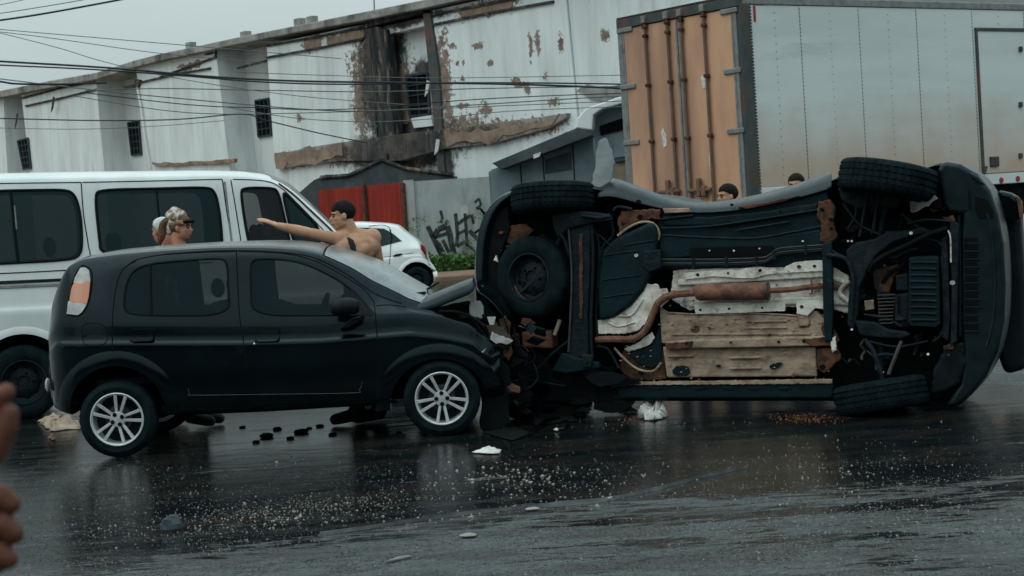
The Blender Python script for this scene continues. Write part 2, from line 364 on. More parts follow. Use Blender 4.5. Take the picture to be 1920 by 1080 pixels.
    b2 = t.nodes.new('ShaderNodeBump'); b2.inputs['Strength'].default_value = .05; b2.inputs['Distance'].default_value = .05; L(nz(3.5, st, 5, .6), b2.inputs['Height']); L(b2.outputs['Normal'], bp.inputs['Normal'])
    L(bp.outputs['Normal'], b.inputs['Normal'])
    return m
g = MB(); g.add([(-900, -60, 0), (900, -60, 0), (900, 1600, 0), (-900, 1600, 0)], [(0, 1, 2, 3)])
gnd = props(g.build('asphalt', ground_material()), kind='structure')
g = MB(); g.bb(-70, 70, 44.6, 130, -.3, .12)
props(g.build('dirt_verge', MT['dirt'], bevel=.04), kind='structure')
# raised tar joint running across the road
jr = MB(); jp = [(600, 1003), (700, 990), (820, 972), (900, 962), (1000, 952), (1060, 945), (1150, 936), (1240, 916), (1330, 893), (1400, 878)]
jp = smoothpts([onground(*p) for p in jp], 8)
for i, p in enumerate(jp[:-1]):
    q = jp[i + 1]; w = .035 * (.35 + .9 * noise.noise(p * 3.1) ** 2 * 4 + .3); h = .018
    w = max(.02, min(.11, w))
    jr.add([(p.x, p.y - w, .001), (p.x, p.y, h), (p.x, p.y + w * 1.4, .001), (q.x, q.y - w, .001), (q.x, q.y, h), (q.x, q.y + w * 1.4, .001)], [(0, 3, 4, 1), (1, 4, 5, 2)])
props(jr.build('tar_joint', M('tar_ridge', (.015, .019, .021), (.05, .058, .06), 5, .25, .5, 0, .5, 60), smooth=True), kind='structure')

# ---------------------------------------------------------------- derelict two-storey building
p0 = atY(793, 200, 54.0)
FB = Frame(p0.x, 54.0, -50)
def q_(u, v, ru, rv): a = FB.q(u, v, 0); return (a.x, a.z, ru / 40, rv / 60)
def facade_material(name, base, brick, soot):
    m = base.copy(); m.name = name; t = m.node_tree; L = t.links.new; bs = t.nodes['Principled BSDF']; src = bs.inputs['Base Color'].links[0].from_socket
    tc = t.nodes.new('ShaderNodeTexCoord'); sx = t.nodes.new('ShaderNodeSeparateXYZ'); L(tc.outputs['Object'], sx.inputs[0])
    def nz(sc, det, rg):
        n = t.nodes.new('ShaderNodeTexNoise'); n.inputs['Scale'].default_value = sc; n.inputs['Detail'].default_value = det; n.inputs['Roughness'].default_value = rg; L(tc.outputs['Object'], n.inputs['Vector']); return n.outputs['Fac']
    def ma(op, a, b, c=None):
        r = t.nodes.new('ShaderNodeMath'); r.operation = op
        for i, q in enumerate((a, b, c)):
            if q is None: continue
            if isinstance(q, (int, float)): r.inputs[i].default_value = q
            else: L(q, r.inputs[i])
        return r.outputs[0]
    def field(els, amp, sc, lo, hi):
        best = None
        for cx, cz, rx, rz in els:
            a = ma('MULTIPLY', ma('SUBTRACT', sx.outputs['X'], cx), 1 / rx); c = ma('MULTIPLY', ma('SUBTRACT', sx.outputs['Z'], cz), 1 / rz)
            d = ma('SQRT', ma('ADD', ma('MULTIPLY', a, a), ma('MULTIPLY', c, c)), 0); best = d if best is None else ma('MINIMUM', best, d)
        v = ma('ADD', best, ma('ADD', ma('MULTIPLY', ma('SUBTRACT', nz(sc, 10, .7), .5), amp), ma('MULTIPLY', ma('SUBTRACT', nz(sc * 4, 8, .75), .5), amp * 1.3)))
        r = t.nodes.new('ShaderNodeMapRange'); L(v, r.inputs['Value']); r.inputs['From Min'].default_value = lo; r.inputs['From Max'].default_value = hi; return r.outputs['Result']
    def mix(f, A, B):
        x = t.nodes.new('ShaderNodeMix'); x.data_type = 'RGBA'; L(f, x.inputs['Factor'])
        for s, q in (('A', A), ('B', B)):
            if isinstance(q, tuple): x.inputs[s].default_value = (*q, 1)
            else: L(q, x.inputs[s])
        return x.outputs['Result']
    rb = t.nodes.new('ShaderNodeMapRange'); L(nz(3.2, 8, .7), rb.inputs['Value']); rb.inputs['From Min'].default_value = .4; rb.inputs['From Max'].default_value = .62
    bc = mix(rb.outputs['Result'], (.27, .205, .165), (.12, .09, .075))
    col = mix(field(brick, 3.2, 1.7, 1.0, .93), src, bc)
    rs = t.nodes.new('ShaderNodeMapRange'); L(nz(1.8, 9, .75), rs.inputs['Value']); rs.inputs['From Min'].default_value = .38; rs.inputs['From Max'].default_value = .66
    col = mix(field(soot, 1.5, 1.1, 1.3, .75), col, mix(rs.outputs['Result'], (.022, .027, .029), (.10, .085, .07)))
    # dirty rain streaks running down from the roof
    mp = t.nodes.new('ShaderNodeMapping'); mp.inputs['Scale'].default_value = (2.6, 2.6, .16); L(tc.outputs['Object'], mp.inputs['Vector'])
    n = t.nodes.new('ShaderNodeTexNoise'); n.inputs['Scale'].default_value = 1.3; n.inputs['Detail'].default_value = 9; n.inputs['Roughness'].default_value = .7; L(mp.outputs['Vector'], n.inputs['Vector'])
    r = t.nodes.new('ShaderNodeMapRange'); L(n.outputs['Fac'], r.inputs['Value']); r.inputs['From Min'].default_value = .50; r.inputs['From Max'].default_value = .72; r.inputs['To Max'].default_value = .30
    col = mix(r.outputs['Result'], col, (.24, .25, .24))
    r = t.nodes.new('ShaderNodeMapRange'); L(nz(7, 10, .8), r.inputs['Value']); r.inputs['From Min'].default_value = .62; r.inputs['From Max'].default_value = .67; r.inputs['To Max'].default_value = .8
    col = mix(r.outputs['Result'], col, (.22, .19, .16))
    L(col, bs.inputs['Base Color']); return m
BRK = [q_(676, 175, 20, 95), q_(835, 160, 14, 95), q_(868, 236, 44, 18), q_(585, 80, 22, 14), q_(648, 70, 36, 9), q_(915, 14, 50, 14), q_(560, 298, 60, 14), q_(660, 290, 60, 16), q_(930, 245, 110, 16), q_(730, 190, 30, 70)]
for e in ((1052, 80, 4, 15), (995, 85, 4, 22), (1008, 82, 5, 16), (967, 150, 6, 8), (978, 158, 12, 5), (989, 168, 5, 9), (897, 86, 9, 6), (848, 86, 9, 6), (857, 120, 4, 5), (868, 119, 3, 4), (918, 118, 5, 6), (1040, 192, 12, 7), (868, 198, 14, 5), (562, 220, 8, 9), (1022, 144, 4, 6), (1132, 66, 6, 9), (868, 148, 4, 4), (912, 205, 10, 14), (825, 85, 12, 22), (665, 105, 8, 10)): BRK.append(q_(*e))
SOOT = [q_(705, 285, 90, 30), q_(704, 140, 34, 160), q_(738, 235, 48, 80), q_(770, 272, 100, 44), q_(880, 258, 80, 14), q_(760, 38, 90, 12), q_(690, 62, 40, 20), q_(840, 300, 12, 40), q_(610, 292, 50, 10), q_(765, 130, 18, 20)]
for k in range(9): SOOT.append(q_(300 + 70 * k + 23 * (k % 3), 112 + 3 * (k % 2) - 15.5 * k * .95, 14, 3))
FAC = facade_material('peeling_facade', MT['plaster'], BRK, SOOT); LEDGE = facade_material('peeling_ledge', MT['concrete'], BRK, SOOT)
bld = thing('derelict_building', 'long derelict white two-storey building with peeling soot-stained walls behind the fence', 'building', FB)
def fpl(pts, y=0.0): return FB.pl(pts, y)
def wallpiece(name, top, ul, ur, y0, t, mat=FAC, vb=320, zb=-.2):
    """top: pixel points left to right; ul, ur: where the left and right edges pass v = vb"""
    P = fpl(top, y0); l = FB.q(ul, vb, y0); r = FB.q(ur, vb, y0)
    P += [(r.x, r.z), (r.x + .02, zb), (l.x, zb), (l.x, l.z)]
    b = MB(); b.prism(P, y0, t); return b.build(name, mat, bld)
DP = 1.15
wallpiece('wall_panel', [(40, 176), (179, 143)], 56, 196, 0, DP)
wallpiece('wall_panel', [(254, 126), (404, 91)], 288, 431, 0, DP)
wallpiece('wall_panel', [(500, 84), (690, 44)], 516, 712, 0, DP)
wallpiece('wall_panel', [(808, 20), (1058, -34)], 838, 1092, 0, DP)
wallpiece('wall_panel', [(1062, -35), (1500, -128)], 1096, 1530, .06, DP)
wallpiece('wall_panel', [(-90, 205), (6, 184)], -70, 14, 0, DP)
# the wall at the back of the bays
wallpiece('bay_wall', [(-90, 214), (300, 128)], -80, 310, DP, .3, MT['plaster2'])
wallpiece('bay_wall', [(302, 128), (620, 62)], 312, 640, DP, .3, MT['plaster2'])
wallpiece('bay_wall', [(690, 46), (900, 2)], 700, 925, .55, .3, FAC)
# block behind it all, so the building has depth
b = MB(); P = fpl([(-90, 214), (1500, -120)], 2); b.prism([P[0], P[1], (P[1][0], -.2), (P[0][0], -.2)], 2, 11); b.build('rear_block', MT['plaster2'], bld)
# roof slab and its broken fascia
top = [(-95, 190), (0, 170), (90, 152), (180, 136), (252, 113), (300, 101), (389, 82), (440, 71), (560, 47), (673, 24), (793, 0), (900, -24), (1060, -58), (1500, -150)]
b = MB(); P = fpl(top, -.3); Q = fpl([(u, v + (13 if u < 640 else 16)) for u, v in top[::-1]], -.3); b.prism(P + Q, -.3, 12.5); b.build('roof_slab', MT['concrete'], bld, bevel=.03)
b = MB()
for seg in ([(500, 86), (600, 68), (690, 49)], [(500, 108), (600, 90), (683, 72)], [(42, 184), (110, 166), (178, 153)], [(48, 199), (115, 184), (180, 168)],
            [(300, 145), (405, 107)], [(262, 155), (330, 139), (395, 128)], [(803, 29), (900, 10), (1000, -10)], [(810, 47), (920, 24), (1038, 3)], [(445, 128), (500, 114)], [(405, 92), (404, 110)]):
    P = [FB.q(u, v, -.03) for u, v in seg]; b.tube(P, .05, 4)
b.build('drip_edge', MT['soot'], bld)
b = MB()
P = fpl([(718, 50), (805, 30), (806, 46), (720, 66)], .1); b.prism(P, .1, .4)
b.build('lintel_beam', FAC, bld)
b = MB(); P = fpl([(690, 38), (792, 14), (793, 24), (692, 50)], -.06); b.prism(P, -.06, .5); b.build('burnt_fascia', MT['soot'], bld)
b = MB(); P = fpl([(690, 52), (705, 48), (722, 56), (730, 160), (745, 300), (715, 305), (702, 190)], -.08); b.prism(jag(P, .05, .5), -.08, .35); b.build('burnt_column', MT['soot'], bld)
b = MB(); P = fpl([(793, 26), (806, 24), (822, 130), (834, 330), (822, 332), (806, 150)], -.08); b.prism(P, -.08, .5); b.build('burnt_column', MT['darkpost'], bld)
b = MB(); P = fpl([(716, 60), (730, 62), (738, 130), (746, 200), (756, 240), (756, 310), (716, 310)], .5); b.prism(jag(P, .06, .2), .5, .05); b.build('soot_stain', MT['soot'], bld)
b = MB(); P = fpl([(743, 150), (752, 120), (764, 165), (768, 232), (745, 238)], .52); b.prism(jag(P, .06, .15), .52, .03); b.build('bare_patch', MT['brick'], bld)
# bay windows: frame, bars, pane
def win(pts, y, bars=True, ncol=3, nrow=5):
    P = fpl(pts, y); xs = [p[0] for p in P]; zs = [p[1] for p in P]
    b = MB(); b.prism(P, y - .02, .05); w = b.build('window', MT['gap'], bld)
    b = MB(); q = [(p[0], y - .05, p[1]) for p in P]
    for i in range(4): b.tube([q[i], q[(i + 1) % 4]], .045, 4)
    b.build('frame', MT['iron'], w)
    if bars:
        b = MB()
        A, B_, C_, D = [Vector(k) for k in q]
        for i in range(1, ncol): b.tube([A.lerp(B_, i / ncol), D.lerp(C_, i / ncol)], .022, 4)
        for i in range(1, nrow): b.tube([A.lerp(D, i / nrow), B_.lerp(C_, i / nrow)], .022, 4)
        b.build('bars', MT['iron'], w)
win([(242, 230), (262, 227), (267, 289), (249, 291)], DP); win([(481, 189), (505, 185), (511, 253), (487, 257)], DP)
win([(35, 264), (54, 259), (60, 315), (46, 318)], -.01)
win([(763, 143), (804, 136), (808, 214), (771, 218)], .54, True, 2, 4)
b = MB(); P = fpl([(770, 222), (808, 216), (811, 236), (776, 240)], .45); b.prism(P, .45, .1); b.build('window_sill', MT['plaster'], bld)
# first-floor ledge, broken down to brick
b = MB(); P = fpl([(513, 290), (590, 274), (700, 258), (830, 242), (960, 226), (1062, 212), (1060, 222), (1030, 240), (930, 268), (835, 279), (750, 302), (640, 302), (517, 317)], -.16); b.prism(P, -.16, .3); b.build('ledge_beam', LEDGE, bld, bevel=.02)
for pts in ([(515, 292), (640, 268), (642, 296), (520, 314)], [(832, 250), (960, 232), (1050, 220), (1000, 246), (930, 262), (860, 272), (835, 276)]):
    b = MB(); P = fpl(pts, -.18); b.prism(jag(P, .12, .3), -.18, .04); b.build('bare_patch', MT['brick'], bld)
b = MB(); P = fpl([(284, 305), (340, 305), (440, 298), (438, 304), (340, 311), (286, 309)], -.12); b.prism(jag(P, .03, .3), -.12, .14); b.build('broken_ledge', MT['brick'], bld)
b = MB(); P = fpl([(230, 162), (252, 158), (252, 148), (262, 150), (258, 164), (232, 167)], -.1); b.prism(P, -.1, .12); b.build('broken_ledge', MT['soot'], bld)
for pts in ([(570, 71), (600, 65), (602, 90), (572, 96)], [(612, 70), (682, 55), (680, 72), (614, 86)], [(862, 16), (920, 3), (967, -6), (955, 18), (900, 27), (865, 32)], [(254, 116), (300, 103), (302, 110), (256, 124)], [(330, 125), (375, 112), (376, 124), (348, 134)]):
    b = MB(); P = fpl(pts, -.015); b.prism(jag(P, .05, .12), -.015, .04); b.build('bare_patch', MT['brick'], bld)
b = MB(); P = fpl([(1080, 164), (1185, 158), (1180, 180), (1150, 192), (1105, 190), (1088, 178)], .03); b.prism(jag(P, .1, .4), .03, .05); b.build('bare_patch', MT['concrete'], bld)
b = MB()
b.tube([FB.q(257, 160, -.05), FB.q(264, 200, -.08), FB.q(272, 260, -.08), FB.q(283, 318, -.05)], .05, 6); b.build('drainpipe', MT['plaster2'], bld, smooth=True)
for u in (1055, 690, 610, 350, 120, 780): # hanging rags and brackets
    pass
for k, (u, v, w) in enumerate([(800, 165, 5), (818, 275, 6), (722, 300, 5), (99, 195, 3), (31, 226, 2)]):
    b = MB(); P = fpl([(u, v - 14), (u + w, v - 12), (u + w - 3, v + 8), (u - 4, v + 16)], -.24); b.prism(P, -.24, .03); b.build('hanging_scrap', MT['paper'] if k < 2 else MT['soot'], bld)
b = MB(); b.tube([FB.q(702, 22, .5), FB.q(701, -8, .5)], .02, 5); b.build('aerial', MT['iron'], bld)
for u, v in ((461, 66), (562, 42), (585, 38), (358, 86)):
    b = MB(); q = FB.q(u, v, .2); b.box(q, (.35, .25, .25)); b.build('roof_rubble', MT['concrete'], bld)

# ---------------------------------------------------------------- sheet roof seen over the fence
FR = Frame(atY(700, 300, 52).x, 52.0, -6)
rf = thing('shed_roof', 'dark hipped sheet roof peaking over the red fence', 'shed', FR)
b = MB(); ap = FR.q(716, 302, 0); a = FR.q(560, 362, 0); c = FR.q(850, 330, 0)
hump = [(a.x, a.z), *[(lambda q: (q.x, q.z))(FR.q(u, v, 0)) for u, v in [(588, 338), (612, 327), (622, 334), (640, 328), (655, 331), (690, 312)]], (ap.x, ap.z), *[(lambda q: (q.x, q.z))(FR.q(u, v, 0)) for u, v in [(740, 310), (790, 325)]], (c.x, c.z), (c.x, 0), (a.x, 0)]
b.prism(hump, 0, .9); b.build('sheet_roof', MT['roofd'], rf)
b = MB()
for s in ([(600, 333), (655, 329), (716, 300)], [(716, 300), (760, 316), (850, 328)]): b.tube([FR.q(u, v, -.02) for u, v in s], .07, 5)
b.build('ridge_edge', MT['soot'], rf)

# ---------------------------------------------------------------- red sheet fence (each sheet a part)
FF = Frame(atY(757, 400, 49).x, 49.0, -50)
fen = thing('red_fence', 'tall red corrugated sheet fence behind the pointing man', 'fence', FF)
N = 14
e0 = FF.q(500, 366, 0); e1 = FF.q(757, 342, 0)
for i in range(N):
    a = e0.lerp(e1, i / N); c = e0.lerp(e1, (i + 1) / N); b = MB(); n = 10; vs = []
    for k in range(n + 1):
        q = a.lerp(c, k / n); off = .035 * math.sin(k * PI * 1.2); vs += [(q.x, off + .01 * (i % 2), q.z + .03 * random.random() * (k == 0)), (q.x, off + .01 * (i % 2), .1)]
    b.add(vs, [(2 * k, 2 * k + 1, 2 * k + 3, 2 * k + 2) for k in range(n)]); b.build('corrugated_sheet', MT['red'], fen, solid=.006)
b = MB()
for u in (682, 756): q = FF.q(u, 345, -.08); b.bb(q.x - .06, q.x + .06, -.14, -.05, 0, q.z + .02)
b.build('fence_post', MT['rust'], fen)

# ---------------------------------------------------------------- grey wall with sprayed scribbles
FW = Frame(atY(757, 400, 48.9).x + .05, 48.9, 4)
gw = thing('grey_wall', 'grey rendered yard wall sprayed with black scribbles', 'wall', FW)
P = FW.pl([(759, 341), (920, 331)], 0)
b = MB(); b.prism([P[0], P[1], (P[1][0], 0), (P[0][0], 0)], 0, .2); b.build('wall_face', MT['wallgrey'], gw)
P = FW.pl([(756, 338), (775, 337)], -.06); b = MB(); b.prism([P[0], P[1], (P[1][0], 0), (P[0][0], 0)], -.06, .3); b.build('pillar', M('pale_pillar', (.34, .37, .37), (.28, .3, .3), 3, .9), gw)
b = MB()
def stroke(b, pts, w, fr, y):
    P = [fr.q(u, v, y) for u, v in pts]
    for i in range(len(P) - 1):
        a, c = P[i], P[i + 1]; d = (c - a); n = Vector((-d.z, 0, d.x)).normalized() * w / 2
        b.add([a - n, a + n, c + n, c - n], [(0, 1, 2, 3)])
for s, w in [([(812, 446), (822, 430), (838, 424), (843, 436), (846, 455), (852, 478), (832, 486), (816, 452)], .16), ([(802, 424), (812, 446), (820, 462), (833, 486)], .13), ([(822, 455), (834, 478)], .1), ([(830, 450), (842, 474)], .1),
             ([(812, 446), (838, 438)], .1), ([(854, 400), (856, 420), (858, 440), (856, 462), (868, 455)], .10), ([(858, 420), (872, 410), (882, 404)], .1), ([(872, 400), (874, 430), (876, 462)], .09), ([(884, 402), (888, 420)], .08), ([(880, 432), (900, 454)], .12),
             ([(856, 440), (876, 430)], .08), ([(890, 380), (898, 372), (902, 384), (894, 392)], .07), ([(826, 395), (830, 410), (826, 418)], .08), ([(838, 415), (834, 424)], .08), ([(868, 452), (890, 470)], .07)]:
    stroke(b, s, w, FW, -.006)
b.build('sprayed_scribble', MT['blackpaint'], gw)
P = FW.pl([(862, 388), (872, 384), (878, 390), (876, 410), (868, 414)], -.004); b = MB(); b.prism(P, -.004, .003); b.build('paint_patch', M('pale_paint', (.4, .43, .43), None, 5, .8), gw)
# climbing weeds and grass, uncountable
def leaves(name, spots, mat, lab, cat, size=.09, per=50):
    b = MB(); rnd = random.Random(3)
    for (c, rx, rz) in spots:
        for _ in range(per):
            p = c + Vector((rnd.gauss(0, rx), rnd.uniform(-.3, .05), rnd.gauss(0, rz)))
            if p.z < .12: p.z = .12 + rnd.random() * .1
            d = Vector((rnd.uniform(-1, 1), rnd.uniform(-1, .3), rnd.uniform(.0, 1))).normalized() * size * rnd.uniform(.5, 1.3); e = d.orthogonal().normalized() * size * .4
            b.add([p, p + d * .5 + e, p + d, p + d * .5 - e], [(0, 1, 2, 3)])
    return props(b.build(name, mat), lab, cat, None, 'stuff')
sp = []
for u, v, rx, rz in [(772, 430, .10, .10), (790, 412, .14, .04), (832, 418, .10, .04), (885, 458, .10, .10), (890, 475, .1, .15), (900, 405, .08, .1), (868, 478, .12, .05), (772, 460, .1, .1)]:
    sp.append((FW.wor(FW.q(u, v, -.1)), rx, rz))
leaves('wall_weeds', sp, MT['green'], 'green weeds climbing over the scribbled grey wall', 'weeds', .06, 32)
sp = [(FW.wor(FW.q(u, 497, -.25)), .25, .10) for u in range(775, 925, 7)]
leaves('grass', sp, MT['green'], 'green grass along the foot of the grey wall', 'grass', .14, 120)

# ---------------------------------------------------------------- blue-grey shed and kiosk left of the trailer
FS = Frame(atY(918, 400, 42).x, 42.0, -12)
sh = thing('sheet_shed', 'low blue-grey sheet shed with a sloping dark roof', 'shed', FS)
for u0, u1, m in ((920, 974, 'shed'), (976, 1016, 'shed'), (1018, 1072, 'shed'), (1074, 1112, 'shed')):
    P = FS.pl([(u0, 318 - (u0 - 920) * .34), (u1, 318 - (u1 - 920) * .34)], 0); b = MB(); b.prism([P[0], P[1], (P[1][0], 0), (P[0][0], 0)], 0, .12); b.build('wall_sheet', MT[m], sh, bevel=.02)
P = FS.pl([(916, 322), (1112, 250)], .14); b = MB(); b.prism([P[0], P[1], (P[1][0], 0), (P[0][0], 0)], .14, 3); b.build('shed_body', MT['shed'], sh)
b = MB(); P = FS.pl([(922, 306), (1085, 238), (1112, 244), (1110, 254), (940, 318)], -.5); b.prism(P, -.5, 3.6); b.build('sheet_roof', MT['roofd'], sh, bevel=.02)
b = MB(); P = FS.pl([(1022, 300), (1070, 284), (1072, 318), (1022, 326)], -.02); b.prism(P, -.02, .05); w = b.build('window', MT['iron'], sh)
b = MB()
for u, v in ((990, 282), (1004, 277)): pass
P = FS.pl([(1000, 290), (1014, 285), (1012, 293), (1000, 298)], -.53); b.prism(P, -.53, .03); b.build('roof_patch', MT['paper'], sh)
FK = Frame(atY(1130, 400, 38).x, 38.0, -8)
kk = thing('kiosk', 'grey kiosk with a white curved canopy beside the trailer', 'kiosk', FK)
P = FK.pl([(1112, 214), (1215, 180)], 0); b = MB(); b.prism([P[0], P[1], (P[1][0], 0), (P[0][0], 0)], 0, 3); b.build('kiosk_body', MT['shed'], kk)
b = MB(); b.prism(FK.pl([(1080, 240), (1082, 222), (1098, 203), (1175, 177), (1215, 166), (1215, 180), (1128, 205), (1112, 216), (1110, 244)], -.6), -.6, 3); b.build('canopy', MT['white'], kk, bevel=.03)
b = MB(); b.prism(FK.pl([(1124, 236), (1215, 205), (1215, 232), (1126, 254)], -.05), -.05, .1); b.build('shutter_gap', MT['gap'], kk)
b = MB(); b.prism(FK.pl([(1150, 268), (1176, 264), (1177, 292), (1152, 296)], -.05), -.05, .1); w = b.build('window', MT['shed'], kk)
b = MB(); b.prism(FK.pl([(1152, 298), (1180, 294), (1180, 300), (1153, 304)], -.12), -.12, .1); b.build('sill', MT['iron'], kk)
b = MB(); b.prism(jag(FK.pl([(1150, 305), (1178, 305), (1178, 350), (1148, 350)], -.02), .08, .2), -.02, .03); b.build('bare_patch', MT['brick'], kk)

# ---------------------------------------------------------------- overhead cables
CAB = [
    ([(-60, 110), (0, 115), (200, 127), (400, 144), (560, 152), (760, 155), (960, 158), (1170, 166), (1500, 185)], .018, 0, 'thick black cable sagging across the white building, darkest and heaviest of all the cables'),
    ([(-60, 117), (0, 122), (170, 130), (330, 141), (480, 153), (640, 158), (860, 155), (1170, 158), (1500, 170)], .014, 0, 'thinner black cable running just under the thick black cable'),
    ([(-60, 45), (0, 38), (80, 26), (180, 8), (300, -15)], .018, 0, 'thick cable climbing out of the top left corner of the sky'),
    ([(-60, 31), (0, 25), (90, 11), (200, -8)], .008, 1, 'thin cable above the thick one in the top left corner'),
    ([(-60, 18), (0, 9), (60, -4)], .006, 1, 'faint highest cable in the top left corner'),
    ([(-60, 48), (0, 55), (150, 68), (360, 86), (640, 110)], .007, 1, 'faint grey cable crossing the open sky, upper of two'),
    ([(-60, 55), (0, 60), (100, 72), (300, 100), (500, 118)], .007, 1, 'faint grey cable crossing the open sky, lower of two'),
    ([(-60, 50), (0, 62), (110, 90), (200, 117), (350, 150), (560, 180), (760, 196)], .007, 1, 'grey cable falling from the sky to the second recess'),
    ([(-60, 148), (0, 153), (30, 157), (110, 158), (200, 155)], .018, 0, 'short black cable end at the far left roof corner'),
    ([(-60, 142), (0, 148), (170, 168), (330, 184), (560, 204), (700, 208), (900, 196), (1170, 180), (1500, 170)], .010, 1, 'grey cable passing over both narrow barred windows'),
    ([(-60, 222), (0, 222), (180, 226), (330, 224), (452, 214), (500, 226), (600, 250), (690, 268)], .011, 0, 'dark cable sagging below the black one and knotted beside the tall barred window'),
    ([(-60, 236), (0, 240), (160, 242), (300, 236), (420, 226)], .006, 1, 'faint cable low on the left wall panel'),
    ([(160, 170), (300, 166), (480, 169), (700, 172), (900, 166), (1170, 162), (1500, 160)], .009, 1, 'thin cable level with the top of the barred window'),
    ([(160, 174), (350, 196), (480, 202), (640, 205), (900, 186), (1170, 175), (1500, 172)], .009, 0, 'thin cable crossing the middle of the barred window'),
    ([(140, 180), (300, 206), (420, 214), (560, 212), (760, 206), (1000, 196), (1500, 176)], .008, 1, 'thin cable crossing the lower part of the barred window'),
    ([(440, 135), (600, 141), (800, 146), (1000, 144), (1170, 141), (1500, 138)], .007, 1, 'thin topmost cable across the middle wall panel'),
    ([(420, 200), (560, 222), (700, 228), (820, 222), (1000, 206), (1500, 190)], .007, 1, 'thin lowest cable across the middle wall panel'),
]
for k, (pts, r, g_, lab) in enumerate(CAB):
    Y = 31 + (k % 4) * .7
    b = MB(); b.tube(smoothpts([atY(u, v, Y) for u, v in pts], 6), r, 6)
    props(b.build('overhead_cable', MT['cableg'] if g_ else MT['cable'], smooth=True), lab, 'cable', 'overhead cables strung in front of the building')

# low buildings across the street, behind the viewer: the car windows and doors mirror them
FO = Frame(0, -19, 0)
ob = thing('gabled_building', 'low dark gabled building that shows only as a reflection in the hatchback windows', 'building', FO)
b = MB(); b.bb(-60, 60, -6, 0, -.2, 6.2); b.build('wall', M('dark_facade', (.09, .13, .14), (.06, .09, .10), .6, .9), ob)
for x0 in (-48, -20, 6, 34):
    b = MB(); b.prism([(x0, 6.2), (x0 + 9, 9.2), (x0 + 18, 6.2)], -6, 6.2); b.build('roof', MT['roofd'], ob)
for k in range(16):
    x = -56 + k * 7.3; b = MB(); b.bb(x, x + 3.2, 0, .08, .0 if k % 3 else 1.0, 2.8); b.build('shutter', MT['shed'] if k % 2 else MT['iron'], ob)
